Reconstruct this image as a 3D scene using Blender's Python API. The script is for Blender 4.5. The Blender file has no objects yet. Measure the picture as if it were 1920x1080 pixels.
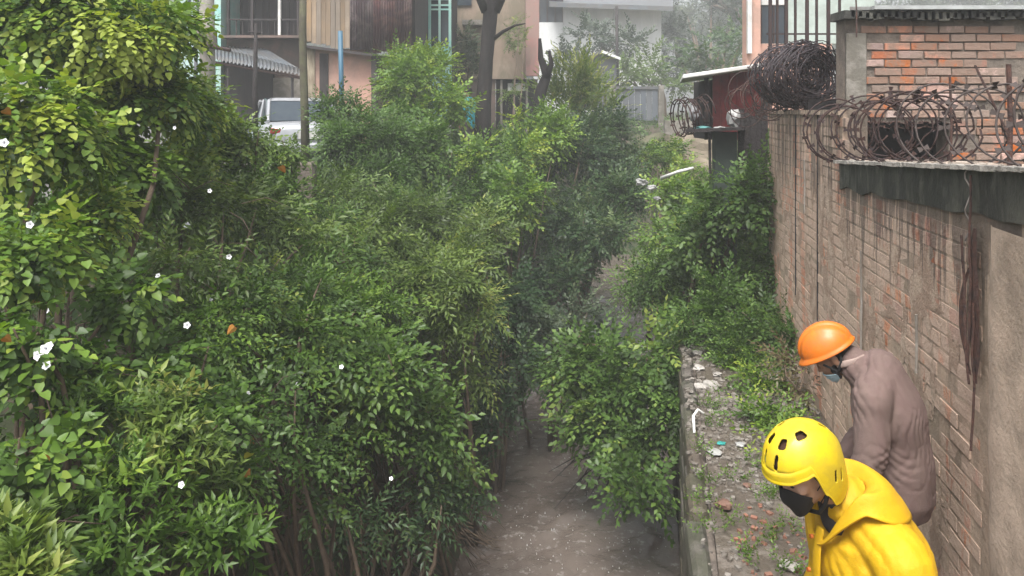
import bpy, bmesh, math, random
import numpy as np
from mathutils import Vector, Matrix, noise as mnoise
R = math.radians
random.seed(7)
rng = np.random.default_rng(11)
SC = bpy.context.scene
COL = SC.collection

# ------------------------------------------------------------------ camera, sky, sun, exposure
F = 1500.0                     # focal length in pixels of the 1920 px wide photograph
HY = 210.0                     # pixel row of the horizon
cd = bpy.data.cameras.new("camera")
cd.sensor_width = 36
cd.lens = 36 * F / 1920
cd.shift_y = -(540 - HY) / 1920
cd.clip_start = 0.05
cd.clip_end = 600
cam = bpy.data.objects.new("camera", cd)
COL.objects.link(cam)
cam.location = (0, 0, 0)
cam.rotation_euler = (R(90), 0, 0)
SC.camera = cam

w = bpy.data.worlds.new("World"); SC.world = w; w.use_nodes = True
nt = w.node_tree; nt.nodes.clear()
sky = nt.nodes.new('ShaderNodeTexSky'); sky.sky_type = 'NISHITA'; sky.sun_disc = False
sky.sun_elevation = R(62); sky.sun_rotation = R(200); sky.dust_density = 6.0; sky.air_density = 1.0
hs = nt.nodes.new('ShaderNodeHueSaturation'); hs.inputs['Saturation'].default_value = 0.22
bg = nt.nodes.new('ShaderNodeBackground'); bg.inputs['Strength'].default_value = 0.145
ow = nt.nodes.new('ShaderNodeOutputWorld')
nt.links.new(sky.outputs[0], hs.inputs['Color']); nt.links.new(hs.outputs[0], bg.inputs['Color'])
nt.links.new(bg.outputs[0], ow.inputs['Surface'])

sl = bpy.data.lights.new("sun", 'SUN'); sl.energy = 2.3; sl.angle = R(24); sl.color = (1, .97, .93)
so = bpy.data.objects.new("sun", sl); COL.objects.link(so)
so.rotation_euler = (R(28), 0, R(-20))      # overcast: a very soft light from behind the camera's left shoulder, high up
SC.view_settings.view_transform = 'Standard'; SC.view_settings.look = 'None'
SC.view_settings.gamma = 1; SC.view_settings.use_curve_mapping = False
SC.view_settings.exposure = 0.95
SC.cycles.use_denoising = True
SC.cycles.max_bounces = 6; SC.cycles.diffuse_bounces = 3; SC.cycles.glossy_bounces = 2
SC.cycles.transmission_bounces = 3; SC.cycles.volume_bounces = 1; SC.cycles.transparent_max_bounces = 6
SC.cycles.caustics_reflective = False; SC.cycles.caustics_refractive = False
SC.cycles.sample_clamp_indirect = 4

# ------------------------------------------------------------------ helpers
K = 0.16                        # the channel runs away to the right: X = u + K * v, Y = v
def P(px, py, Z): return Vector(((px - 960) / F * Z, Z, (HY - py) / F * Z))
def C(u, v, z): return Vector((u + K * v, v, z))

MATS = {}
def nn(t, kind, **kw):
    n = t.nodes.new(kind)
    for k, v in kw.items():
        if k in n.inputs: n.inputs[k].default_value = v
        else: setattr(n, k, v)
    return n
def mix_rgb(t, fac, a, b, blend='MIX'):
    m = t.nodes.new('ShaderNodeMix'); m.data_type = 'RGBA'; m.blend_type = blend
    for sock, val in ((m.inputs[0], fac), (m.inputs[6], a), (m.inputs[7], b)):
        if isinstance(val, bpy.types.NodeSocket): t.links.new(val, sock)
        elif isinstance(val, (tuple, list)): sock.default_value = (*val, 1) if len(val) == 3 else val
        else: sock.default_value = val
    return m.outputs[2]
def ramp(t, src, stops):
    r = t.nodes.new('ShaderNodeValToRGB'); e = r.color_ramp.elements
    while len(e) < len(stops): e.new(.5)
    for el, (p, c) in zip(e, stops):
        el.position = p; el.color = (c, c, c, 1) if isinstance(c, (int, float)) else (*c, 1)
    t.links.new(src, r.inputs[0]); return r.outputs[0]
def noise_tex(t, coord, scale, detail=5, rough=.6, stretch=None, dist=0):
    if stretch:
        mp = t.nodes.new('ShaderNodeMapping'); mp.inputs['Scale'].default_value = stretch
        t.links.new(coord, mp.inputs[0]); coord = mp.outputs[0]
    n = t.nodes.new('ShaderNodeTexNoise'); n.inputs['Scale'].default_value = scale
    n.inputs['Detail'].default_value = detail; n.inputs['Roughness'].default_value = rough
    n.inputs['Distortion'].default_value = dist
    t.links.new(coord, n.inputs['Vector']); return n.outputs[0]
def mat(name, c1, c2=None, rough=.7, scale=4, bump=.3, bscale=25, metal=0, rnd=0.0, stretch=None, dirt=None, dirt_amt=.5, dirt_scale=1.5, dirt_stretch=None, streaks=False, spec=.4, coat=0, rvar=0.15):
    """a surface of two mottled tones with soiling, fine relief and uneven gloss; all in world position so neighbours do not repeat"""
    if name in MATS: return MATS[name]
    m = bpy.data.materials.new(name); m.use_nodes = True; t = m.node_tree; t.nodes.clear()
    out = t.nodes.new('ShaderNodeOutputMaterial'); b = t.nodes.new('ShaderNodeBsdfPrincipled')
    t.links.new(b.outputs[0], out.inputs[0])
    g = t.nodes.new('ShaderNodeNewGeometry'); pos = g.outputs['Position']
    if c2 is None: c2 = tuple(x * .7 for x in c1)
    n1 = noise_tex(t, pos, scale, 6, .65, stretch)
    col = mix_rgb(t, ramp(t, n1, [(.35, 0.0), (.65, 1.0)]), c1, c2)
    if rnd:
        oi = t.nodes.new('ShaderNodeObjectInfo')
        hsv = t.nodes.new('ShaderNodeHueSaturation')
        mr = nn(t, 'ShaderNodeMapRange'); t.links.new(oi.outputs['Random'], mr.inputs[0])
        mr.inputs[3].default_value = 1 - rnd; mr.inputs[4].default_value = 1 + rnd
        t.links.new(mr.outputs[0], hsv.inputs['Value'])
        mu = nn(t, 'ShaderNodeMath', operation='MULTIPLY'); t.links.new(oi.outputs['Random'], mu.inputs[0]); mu.inputs[1].default_value = 7.31
        fr = nn(t, 'ShaderNodeMath', operation='FRACT'); t.links.new(mu.outputs[0], fr.inputs[0])
        mr2 = nn(t, 'ShaderNodeMapRange'); t.links.new(fr.outputs[0], mr2.inputs[0])
        mr2.inputs[3].default_value = 1 - rnd * 1.6; mr2.inputs[4].default_value = 1 + rnd
        t.links.new(mr2.outputs[0], hsv.inputs['Saturation'])
        t.links.new(col, hsv.inputs['Color']); col = hsv.outputs[0]
    if dirt:
        n2 = noise_tex(t, pos, dirt_scale, 7, .7, dirt_stretch, .4)
        f = ramp(t, n2, [(.42, 0.0), (.42 + .3 * (1.1 - dirt_amt), dirt_amt)])
        col = mix_rgb(t, f, col, dirt)
    if streaks:
        # black algae that has run down the wall from the beam above: narrow tongues of uneven length
        sx = t.nodes.new('ShaderNodeSeparateXYZ'); t.links.new(pos, sx.inputs[0])
        s1 = noise_tex(t, pos, 1.0, 4, .7, (2, 9, .45))
        s2 = noise_tex(t, pos, 1.0, 3, .6, (4, 26, .8))
        ad = nn(t, 'ShaderNodeMath', operation='ADD'); t.links.new(s1, ad.inputs[0]); t.links.new(s2, ad.inputs[1])
        mr = nn(t, 'ShaderNodeMapRange'); t.links.new(sx.outputs[2], mr.inputs[0])
        mr.inputs[1].default_value = -1.45; mr.inputs[2].default_value = -.55; mr.inputs[3].default_value = -.42; mr.inputs[4].default_value = .1
        a2 = nn(t, 'ShaderNodeMath', operation='ADD'); t.links.new(ad.outputs[0], a2.inputs[0]); t.links.new(mr.outputs[0], a2.inputs[1])
        my = nn(t, 'ShaderNodeMapRange'); t.links.new(sx.outputs[1], my.inputs[0])
        my.inputs[1].default_value = 6.2; my.inputs[2].default_value = 6.6; my.inputs[3].default_value = 0; my.inputs[4].default_value = -.13
        a3 = nn(t, 'ShaderNodeMath', operation='ADD'); t.links.new(a2.outputs[0], a3.inputs[0]); t.links.new(my.outputs[0], a3.inputs[1])
        f = ramp(t, a3.outputs[0], [(.90, 0.0), (1.08, .62)])
        col = mix_rgb(t, f, col, (.035, .032, .03))
    t.links.new(col, b.inputs['Base Color'])
    nb = noise_tex(t, pos, bscale, 6, .7)
    bp = t.nodes.new('ShaderNodeBump'); bp.inputs['Strength'].default_value = bump; bp.inputs['Distance'].default_value = .02
    t.links.new(nb, bp.inputs['Height']); t.links.new(bp.outputs[0], b.inputs['Normal'])
    rr = nn(t, 'ShaderNodeMapRange'); t.links.new(n1, rr.inputs[0]); rr.inputs[3].default_value = max(.05, rough - rvar); rr.inputs[4].default_value = min(1, rough + rvar)
    t.links.new(rr.outputs[0], b.inputs['Roughness'])
    b.inputs['Metallic'].default_value = metal; b.inputs['Specular IOR Level'].default_value = spec
    if coat: b.inputs['Coat Weight'].default_value = coat; b.inputs['Coat Roughness'].default_value = .15
    MATS[name] = m; return m

def tag(o, label=None, cat=None, group=None, kind=None):
    if label: o['label'] = label
    if cat: o['category'] = cat
    if group: o['group'] = group
    if kind: o['kind'] = kind
    return o
def thing(name, label, cat, loc=(0, 0, 0), rz=0, group=None):
    o = bpy.data.objects.new(name, None); COL.objects.link(o); o.location = loc; o.rotation_euler = (0, 0, rz)
    o.empty_display_size = .1
    return tag(o, label, cat, group)
def link(name, me, parent=None):
    o = bpy.data.objects.new(name, me); COL.objects.link(o)
    if parent is not None:
        o.parent = parent
    return o

class MB:
    """collects shapes, then links them as one mesh object; coordinates are world, made local to the parent on build"""
    def __init__(s): s.v = []; s.f = []
    def add(s, vs, fs):
        n = len(s.v); s.v += [Vector(x) for x in vs]; s.f += [tuple(i + n for i in f) for f in fs]; return s
    def hexa(s, p):     # 8 corners: bottom ring 0-3, top ring 4-7
        return s.add(p, [(3, 2, 1, 0), (4, 5, 6, 7), (0, 1, 5, 4), (1, 2, 6, 5), (2, 3, 7, 6), (3, 0, 4, 7)])
    def box(s, c, size, rot=None):
        x, y, z = (q / 2 for q in size); M = rot or Matrix.Identity(3); c = Vector(c)
        return s.hexa([c + M @ Vector(q) for q in ((-x, -y, -z), (x, -y, -z), (x, y, -z), (-x, y, -z), (-x, -y, z), (x, -y, z), (x, y, z), (-x, y, z))])
    def front(s, x0, y0, x1, y1, Z, d):      # box standing at distance Z whose front face spans these pixels of the photograph
        a = P(x0, y1, Z); b = P(x1, y0, Z)
        return s.box(((a.x + b.x) / 2, Z + d / 2, (a.z + b.z) / 2), (b.x - a.x, d, b.z - a.z))
    def slab(s, quad, th, up=Vector((0, 0, 1))):   # four points, thickened along up
        q = [Vector(p) for p in quad]; return s.hexa([p - up * th for p in q] + q)
    def tube(s, pts, rad, n=8, cap=True):
        pts = [Vector(p) for p in pts]; m = len(pts)
        if not hasattr(rad, '__len__'): rad = [rad] * m
        base = len(s.v); prev = None
        for i, p in enumerate(pts):
            d = (pts[min(i + 1, m - 1)] - pts[max(i - 1, 0)]).normalized()
            if prev is None:
                a = d.orthogonal().normalized()
            else:
                a = (prev - d * prev.dot(d)); a = a.normalized() if a.length > 1e-6 else d.orthogonal().normalized()
            prev = a; b = d.cross(a)
            for k in range(n):
                t_ = 2 * math.pi * k / n
                s.v.append(p + (a * math.cos(t_) + b * math.sin(t_)) * rad[i])
        for i in range(m - 1):
            for k in range(n):
                k2 = (k + 1) % n
                s.f.append((base + i * n + k, base + i * n + k2, base + (i + 1) * n + k2, base + (i + 1) * n + k))
        if cap:
            s.f.append(tuple(base + k for k in reversed(range(n)))); s.f.append(tuple(base + (m - 1) * n + k for k in range(n)))
        return s
    def corr(s, p00, p10, p11, p01, waves, amp, th=.004, seg=8):   # corrugated sheet between four corners, ridges running p00->p01
        p00, p10, p11, p01 = map(Vector, (p00, p10, p11, p01)); nrm = (p10 - p00).cross(p01 - p00).normalized()
        N = waves * seg; vs = []; fs = []
        for side in (0, 1):
            for i in range(N + 1):
                t_ = i / N; off = nrm * (math.sin(t_ * waves * 2 * math.pi) * amp - side * th)
                vs.append(p00.lerp(p10, t_) + off); vs.append(p01.lerp(p11, t_) + off)
        for i in range(N):
            a = i * 2; b = (N + 1) * 2 + a
            fs += [(a, a + 2, a + 3, a + 1), (b + 1, b + 3, b + 2, b)]
            fs += [(a, b, b + 2, a + 2), (a + 1, a + 3, b + 3, b + 1)]
        e = (N + 1) * 2
        fs += [(0, 1, e + 1, e), (N * 2, e + N * 2, e + N * 2 + 1, N * 2 + 1)]
        return s.add(vs, fs)
    def build(s, name, m, parent=None, smooth=False, kind=None, bevel=0, jit=0):
        off = parent_world(parent)
        inv = off.inverted()
        me = bpy.data.meshes.new(name)
        vs = s.v
        if jit: vs = [p + Vector((random.uniform(-jit, jit) for _ in range(3))) for p in vs]
        me.from_pydata([inv @ p for p in vs], [], s.f)
        if isinstance(m, (list, tuple)):
            for q in m: me.materials.append(q)
        else: me.materials.append(m)
        if bevel:
            bm = bmesh.new(); bm.from_mesh(me)
            bmesh.ops.bevel(bm, geom=bm.edges[:], offset=bevel, segments=1, affect='EDGES', clamp_overlap=True)
            bm.to_mesh(me); bm.free()
        if smooth:
            me.polygons.foreach_set('use_smooth', [True] * len(me.polygons))
        me.update()
        o = link(name, me, parent)
        if kind: o['kind'] = kind
        return o
def parent_world(o):
    if o is None: return Matrix.Identity(4)
    return parent_world(o.parent) @ Matrix.LocRotScale(o.location, o.rotation_euler, o.scale)
def fn(x, y, z, s=1.0): return mnoise.noise(Vector((x, y, z)) * s)

# ------------------------------------------------------------------ materials of the place
M_soil = mat('soil', (.05, .038, .026), (.09, .065, .045), rough=.8, scale=3, bump=1, bscale=14, dirt=(.03, .045, .015), dirt_amt=.8)
M_dry = mat('dry_bank', (.30, .25, .19), (.20, .165, .12), rough=.9, scale=2, bump=1, bscale=9, dirt=(.08, .09, .05), dirt_amt=.7, dirt_scale=.8)
M_conc = mat('concrete', (.30, .28, .25), (.20, .18, .155), rough=.55, scale=3, bump=.5, bscale=22, dirt=(.09, .08, .06), dirt_amt=.7, dirt_scale=2)
M_ledge = mat('wet_concrete', (.20, .175, .15), (.11, .092, .075), rough=.28, scale=4, bump=.9, bscale=16, dirt=(.08, .065, .05), dirt_amt=.8, dirt_scale=3.2, rvar=.25)
M_beam = mat('stained_beam', (.12, .115, .095), (.045, .047, .04), rough=.6, scale=3, bump=.6, bscale=20, dirt=(.022, .022, .02), dirt_amt=.8, dirt_scale=2.5, dirt_stretch=(1, 2, .5))
M_lip = mat('pale_mortar', (.42, .40, .36), (.22, .20, .18), rough=.8, scale=14, bump=1, bscale=30)
M_mortar = mat('wall_mortar', (.50, .385, .295), (.40, .29, .215), rough=.8, scale=3.5, bump=.8, bscale=20, dirt=(.2, .16, .12), dirt_amt=.6, dirt_scale=2, dirt_stretch=(1, 3, .6), streaks=True)
M_brickw = mat('weathered_brick', (.52, .325, .235), (.48, .195, .115), rough=.8, scale=1.6, bump=1, bscale=24, rnd=.16, dirt=(.52, .39, .305), dirt_amt=.93, dirt_scale=1.5, dirt_stretch=(1, 2, .8), streaks=True)
M_plaster = mat('rough_plaster', (.66, .52, .41), (.52, .40, .31), rough=.85, scale=2.2, bump=1, bscale=34, dirt=(.18, .145, .11), dirt_amt=.5, dirt_scale=3)
M_brickr = mat('red_brick', (.42, .15, .08), (.36, .18, .12), rough=.75, scale=3, bump=.7, bscale=24, rnd=.38, dirt=(.22, .165, .13), dirt_amt=.8, dirt_scale=2.9)
M_joint = mat('grey_joint', (.20, .165, .135), (.12, .10, .085), rough=.9, scale=6, bump=1, bscale=22)
M_rust = mat('rust', (.10, .045, .032), (.04, .026, .024), rough=.7, scale=20, bump=.6, bscale=80)
M_wire = mat('dark_wire', (.035, .026, .028), (.05, .026, .02), rough=.75, scale=25, bump=.4, bscale=80, spec=.2)
M_hole = mat('dark_recess_shade', (.02, .018, .02), (.035, .03, .03), rough=.9)  # near-black colour stands in for shade inside openings; also colours the wall joints
M_bark = mat('dark_bark', (.032, .025, .025), (.018, .015, .015), rough=.8, scale=9, bump=1.2, bscale=30, stretch=(1, 1, .3))
M_stem = mat('brown_stem', (.12, .085, .055), (.07, .05, .035), rough=.8, scale=10, bump=.5)

# ------------------------------------------------------------------ terrain: street level on the left, the channel, the lot behind the wall on the right
def lerp(a, b, t): return a + (b - a) * t
def sst(a, b, x):
    t = min(1, max(0, (x - a) / (b - a))); return t * t * (3 - 2 * t)
def height(u, v):
    zb = -5.3
    # left bank: a steep cut, then a ramp up to the street
    st = -1.22 + .022 * max(0, v - 16)
    def prof(pts, x):
        for (a, za), (b, z2) in zip(pts, pts[1:]):
            if x <= b: return lerp(za, z2, (x - a) / (b - a))
        return pts[-1][1]
    if u < .4:
        lip = -2.5 - .25 * fn(v, 3, 0, .5)
        bend = sst(20, 27, v) * 0
        tb = sst(12, 17, v)
        z = prof([(.0, zb), (1.9 + bend, zb), (2.35, -4.2), (2.7, -2.9), (3.3, lerp(-2.25, -1.7, tb)), (lerp(4.6, 3.8, tb), lerp(-1.8, st, tb)), (7.2, st), (400, st)], -u) if u < 0 else zb
    else:
        if v < 10.3:
            z = zb if u < 1.8 else -.62
        else:
            t = sst(10.3, 16, v)
            z = prof([(.4, zb), (.75, lerp(-2.75, -3.2, t)), (1.5, lerp(-2.5, -2.1, t)), (2.6, lerp(-1.1, -.8, t)), (4, -.6), (400, -.5)], u)
    # the channel closes where the far bank begins
    far = -.6 + .006 * max(0, v - 30)
    z = lerp(z, far, sst(27, 33, v) if u > -7 else sst(24, 60, v))
    if abs(z - zb) > .05 and -60 < u < 60 and v < 60: z += .09 * fn(u, v, 0, 1.3) + .12 * fn(u, v, 5, .35)
    return z
us = [-130, -90, -60, -40, -25, -16, -12, -10, -8.5] + [round(-7.4 + .2 * i, 3) for i in range(38)] + [.3, .395, .4, .45, .6, .8, 1.0, 1.2, 1.4, 1.6, 1.76, 1.81, 2, 2.2, 2.6, 3, 3.5, 4, 5, 6.5, 9, 13, 18, 28, 45, 70, 100, 130]
us = sorted(set(us))
vs_ = [-40, -20, -10, -5, -2] + [i * .3 for i in range(0, 34)] + [10.2, 10.28, 10.32] + [10.5 + i * .5 for i in range(48)] + [36, 40, 45, 52, 60, 75, 95, 130, 165]
T = MB(); nu = len(us)
for v in vs_:
    for u in us: T.v.append(C(u, v, height(u, v)))
for j in range(len(vs_) - 1):
    for i in range(nu - 1):
        a = j * nu + i; T.f.append((a, a + 1, a + 1 + nu, a + nu))
g = T.build('ground', [M_soil, M_dry, mat('wet_street', (.16, .15, .14), (.11, .10, .095), rough=.45, scale=2, bump=.4, dirt=(.07, .06, .045), dirt_amt=.6, dirt_scale=.8)], kind='structure', smooth=True)
for p in g.data.polygons:
    c = p.center; u = c.x - K * c.y
    if u > 1.0 and 10.3 < c.y < 60: p.material_index = 1
    elif u < -7.0 and 10 < c.y < 60: p.material_index = 2

# water
def water_mat():
    m = bpy.data.materials.new('muddy_water'); m.use_nodes = True; t = m.node_tree; b = t.nodes['Principled BSDF']
    pos = t.nodes.new('ShaderNodeNewGeometry').outputs['Position']
    n1 = noise_tex(t, pos, .9, 6, .65, (1, .5, 1), 1.2)
    c = mix_rgb(t, ramp(t, n1, [(.35, 0.0), (.65, 1.0)]), (.10, .079, .067), (.14, .113, .097))
    n2 = noise_tex(t, pos, 9, 5, .75)
    c = mix_rgb(t, ramp(t, n2, [(.56, 0.0), (.66, .6)]), c, (.34, .32, .305))
    t.links.new(c, b.inputs['Base Color']); b.inputs['Roughness'].default_value = .07; b.inputs['Specular IOR Level'].default_value = 1.0
    n3 = noise_tex(t, pos, 16, 5, .7); n4 = noise_tex(t, pos, 3.2, 4, .6, (1, .5, 1), 1)
    ad = nn(t, 'ShaderNodeMath', operation='MULTIPLY_ADD'); t.links.new(n4, ad.inputs[0]); ad.inputs[1].default_value = 2.0; t.links.new(n3, ad.inputs[2])
    bp = t.nodes.new('ShaderNodeBump'); bp.inputs['Strength'].default_value = .5; bp.inputs['Distance'].default_value = .018
    t.links.new(ad.outputs[0], bp.inputs['Height']); t.links.new(bp.outputs[0], b.inputs['Normal'])
    return m
W = MB(); nxw, nyw = 64, 760
for j in range(nyw + 1):
    v = -6 + 40 * j / nyw
    for i in range(nxw + 1):
        u = -2.3 + 2.75 * i / nxw
        W.v.append(C(u, v, -4.98 + .05 * fn(u, v * .6, 0, 1.6) + .030 * fn(u + .3 * fn(u, v, 1, 2), v * .6, 4, 4.5) + .014 * fn(u, v, 4, 10) + .004 * fn(u, v, 4, 21)))
for j in range(nyw):
    for i in range(nxw):
        a = j * (nxw + 1) + i; W.f.append((a, a + 1, a + nxw + 2, a + nxw + 1))
W.build('water', water_mat(), kind='structure', smooth=True)
# rain splashes and floating froth on the water: tiny crowns of drops, uncountable
S = MB()
for _ in range(700):
    v = 7.8 + 16 * random.random() ** 1.5; u = random.uniform(-2, .35); r = random.uniform(.004, .011)
    if fn(u, v, 1, .8) < -.1: continue
    c = C(u, v, -4.955); h = random.uniform(.008, .03)
    S.add([c + Vector((r, 0, 0)), c + Vector((-r * .5, r * .8, 0)), c + Vector((-r * .5, -r * .8, 0)), c + Vector((0, 0, h))], [(0, 1, 3), (1, 2, 3), (2, 0, 3)])
S.build('water_splashes', mat('splash', (.6, .6, .58), rough=.2), kind='stuff')

# ------------------------------------------------------------------ concrete ledge, channel wall under it
def EU(v): return .04 + .034 * (v - 4.65) if v > 0 else -.118
UW = 1.62
L = MB()
nl = 60
for j in range(nl + 1):
    v = -1 + 11.2 * j / nl
    for i, u in enumerate((.42, .5, .7, .9, 1.1, 1.3, 1.5, UW + .02)):
        if i == 0: u += EU(v)
        elif i == 1: u = max(u, .47 + EU(v))
        L.v.append(C(u, v, -2.70 + .03 * fn(u, v, 2, 2.1) + .012 * fn(u, v, 7, 7)))
for j in range(nl):
    for i in range(7):
        a = j * 8 + i; L.f.append((a, a + 1, a + 9, a + 8))
L.box(C(1.0, 4.6, -2.84) , (.001, .001, .001))
L.build('path', M_ledge, kind='structure', smooth=True)
cw = thing('channel_wall', 'old stone retaining wall between the muddy channel and the concrete ledge', 'retaining wall', C(.4, 5, -5.3))
M_stone = mat('channel_stone', (.15, .125, .10), (.09, .073, .06), rough=.6, scale=6, bump=.9, bscale=18, rnd=.25, dirt=(.05, .055, .03), dirt_amt=.7, dirt_scale=2, dirt_stretch=(1, 1, .4))
core = MB()
a, b_ = C(.30 + EU(.01), .01, 0), C(.30 + EU(10.2), 10.2, 0); c_, d_ = C(.425 + EU(10.2), 10.2, 0), C(.425 + EU(.01), .01, 0)
core.hexa([Vector((q.x, q.y, -5.35)) for q in (a, d_, c_, b_)] + [Vector((q.x, q.y, -2.78)) for q in (a, d_, c_, b_)])
core.build('wall_core', M_joint, cw)
v = 2.2
while v < 10.1:          # coping stones along the top, each its own length and tilt
    l = random.uniform(.5, .95); l = min(l, 10.15 - v)
    if l < .2: break
    h = -2.70 + random.uniform(-.035, .02); mb = MB()
    u0, u1 = .275 + EU(v) + random.uniform(-.012, .012), .41 + EU(v) + random.uniform(-.01, .012)
    mb.hexa([C(u0, v + .012, -2.86), C(u1, v + .012, -2.86), C(u1, v + l - .012, -2.86), C(u0, v + l - .012, -2.86),
             C(u0 + .01, v + .015, h), C(u1 - .008, v + .015, h + .01), C(u1 - .006, v + l - .02, h), C(u0 + .012, v + l - .02, h - .012)])
    mb.build('coping_stone', M_stone, cw, bevel=.025, jit=.018); v += l
for r_ in range(7):      # face stones towards the water
    v = 3.0 + random.uniform(0, .4); zt = -2.875 - r_ * .31
    while v < 10.0:
        l = random.uniform(.32, .65); mb = MB(); o_ = random.uniform(0, .025)
        mb.hexa([C(.285 + EU(v) - o_, v + .012, zt - .29), C(.31 + EU(v), v + .012, zt - .29), C(.31 + EU(v), v + l - .012, zt - .29), C(.285 + EU(v) - o_, v + l - .012, zt - .29),
                 C(.28 + EU(v) - o_, v + .02, zt), C(.31 + EU(v), v + .02, zt), C(.31 + EU(v), v + l - .02, zt), C(.28 + EU(v) - o_, v + l - .02, zt)])
        mb.build('face_stone', M_stone, cw, bevel=.012, jit=.006); v += l

# ------------------------------------------------------------------ long brick wall on the right of the ledge
bw = thing('brick_wall', 'tall weathered brick boundary wall with a black stained beam, running along the ledge', 'brick wall', C(UW, 6, -2.7))
VE = 10.05
def topz(v):            # wall top: under the beam near the camera, at eye level farther away
    return -.60 + .045 * (6.4 - v) if v < 6.4 else -.02
core = MB()
for v0, v1 in ((-1, 3.62), (3.62, 6.4), (6.4, VE)):
    z0, z1 = (topz(v0 + .001), topz(v1 - .001))
    core.hexa([C(UW + .001, v0, -2.8), C(UW + .2, v0, -2.8), C(UW + .2, v1, -2.8), C(UW + .001, v1, -2.8),
               C(UW + .001, v0, z0), C(UW + .2, v0, z0), C(UW + .2, v1, z1), C(UW + .001, v1, z1)])
core.build('mortar_bed', M_mortar, bw)
bricks = []
row = 0; z = -2.68
while z < -.08:
    v = 3.80 + (row % 2) * .13 + random.uniform(-.02, .02)
    while v < VE - .05:
        l = .25 + random.uniform(-.012, .01); zt = z + .072
        e = min(v + l, VE)
        if e - v > .08 and zt < topz((v + e) / 2) - .01:
            zm = -2.7 + (z + 2.7)
            bricks.append((v, e, z, row))
        v += l + .016
    z += .088; row += 1
def visible_px(b):
    v0, e, z, r_ = b; x0 = (UW + K * v0) / v0; x1 = (UW + K * e) / e
    return abs(x0 - x1) * F * .072 * F / v0 if 960 + F * x1 < 1935 and HY - F * z / v0 < 1085 else 0
bricks = [b for b in bricks if random.random() > .06]
bricks.sort(key=visible_px, reverse=True)
def add_brick(mb, b):
    v0, e, z, r_ = b; o_ = random.uniform(-.0002, .0025) + (.004 if random.random() < .08 else 0); j = lambda: random.uniform(-.002, .002)
    zz = z + .01 * math.sin(v0 * 1.3 + r_ * .2)
    mb.hexa([C(UW - o_ + j(), v0 + j(), zz + j()), C(UW + .03, v0, zz), C(UW + .03, e, zz), C(UW - o_ + j(), e + j(), zz + j()),
             C(UW - o_ + j(), v0 + j(), zz + .072 + j()), C(UW + .03, v0, zz + .072), C(UW + .03, e, zz + .072), C(UW - o_ + j(), e + j(), zz + .072 + j())])
for b in bricks[:295]:
    mb = MB(); add_brick(mb, b); mb.build('brick', M_brickw, bw, bevel=.0015)
mb = MB()
for b in bricks[295:]: add_brick(mb, b)
mb.build('brick_courses', M_brickw, bw, kind='stuff')
# smears of old render left on the brick face, thin and ragged
sm_ = MB(); RR = random.Random(3)
for _ in range(95):
    v = RR.uniform(3.9, 9.9); z = RR.uniform(-2.6, -.15 if v > 6.5 else -.8); rv, rz_ = RR.uniform(.05, .26), RR.uniform(.05, .32); n = 18; b0 = len(sm_.v)
    sd = RR.random() * 40; o_ = RR.uniform(.0035, .0055)
    sm_.v.append(C(UW - o_ - .001, v, z))
    for k in range(n):
        a = 2 * math.pi * k / n; q = .7 + .9 * fn(math.cos(a) + sd, math.sin(a), 0, 1.6) + RR.uniform(-.12, .12)
        zz = z + rz_ * q * math.sin(a); vv = min(VE - .02, max(3.85, v + rv * q * math.cos(a)))
        sm_.v.append(C(UW - o_ + .002, vv, min(zz, topz(vv) - .02)))
    for k in range(n): sm_.f.append((b0, b0 + 1 + (k + 1) % n, b0 + 1 + k))
sm_.build('render_smears', mat('render_smear', (.54, .42, .33), (.44, .33, .25), rough=.9, scale=6, bump=1, bscale=40, dirt=(.30, .20, .145), dirt_amt=.7, dirt_scale=5, streaks=True), bw, kind='stuff')
# beam, its broken pale lip
bm_ = MB(); NB = 70
for i in range(NB + 1):
    v = -1 + (6.42 + 1) * i / NB; zt = -.41 + .052 * (6.42 - v) + .008 * fn(v, 0, 0, 3); zb = topz(min(v, 6.39)) - .01 - .05 * fn(v, 9, 0, 3)
    bm_.v += [C(UW - .018 + .012 * fn(v, 1, 1, 3), v, zb), C(UW + .24, v, zb), C(UW + .24, v, zt), C(UW - .02 + .012 * fn(v, 1, 5, 4), v, zt + .01 * fn(v, 2, 0, 7))]
for i in range(NB):
    for k in range(4): bm_.f.append((i * 4 + k, i * 4 + (k + 1) % 4, i * 4 + 4 + (k + 1) % 4, i * 4 + 4 + k))
bm_.f += [(0, 3, 2, 1), (NB * 4, NB * 4 + 1, NB * 4 + 2, NB * 4 + 3)]
bm_.build('concrete_beam', M_beam, bw)
lp = MB()
for i in range(80):
    v = 2.2 + 4.2 * i / 80; v1 = v + 4.2 / 80
    if random.random() < .06: continue
    zt = -.405 + .052 * (6.42 - v)
    lp.box(C(UW - .035 + random.uniform(-.015, .01), (v + v1) / 2, zt + .004), (.05 + random.uniform(0, .03), v1 - v + .01, .014 + random.uniform(0, .012)), Matrix.Rotation(random.uniform(-.2, .2), 3, 'Z'))
lp.build('mortar_lip', M_lip, bw)
# coping of the far stretch and three vertical joints
cp = MB(); cp.hexa([C(UW - .02, 6.46, -.025), C(UW + .22, 6.46, -.025), C(UW + .22, VE + .02, -.025), C(UW - .02, VE + .02, -.025), C(UW - .015, 6.46, .02), C(UW + .21, 6.46, .02), C(UW + .21, VE + .02, .02), C(UW - .015, VE + .02, .02)])
cp.build('coping', M_mortar, bw)
for v in (7.28, 8.3):
    mb = MB(); mb.box(C(UW - .004, v, -.95), (.012, .016, 1.9)); mb.build('expansion_joint', M_hole, bw)
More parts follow.
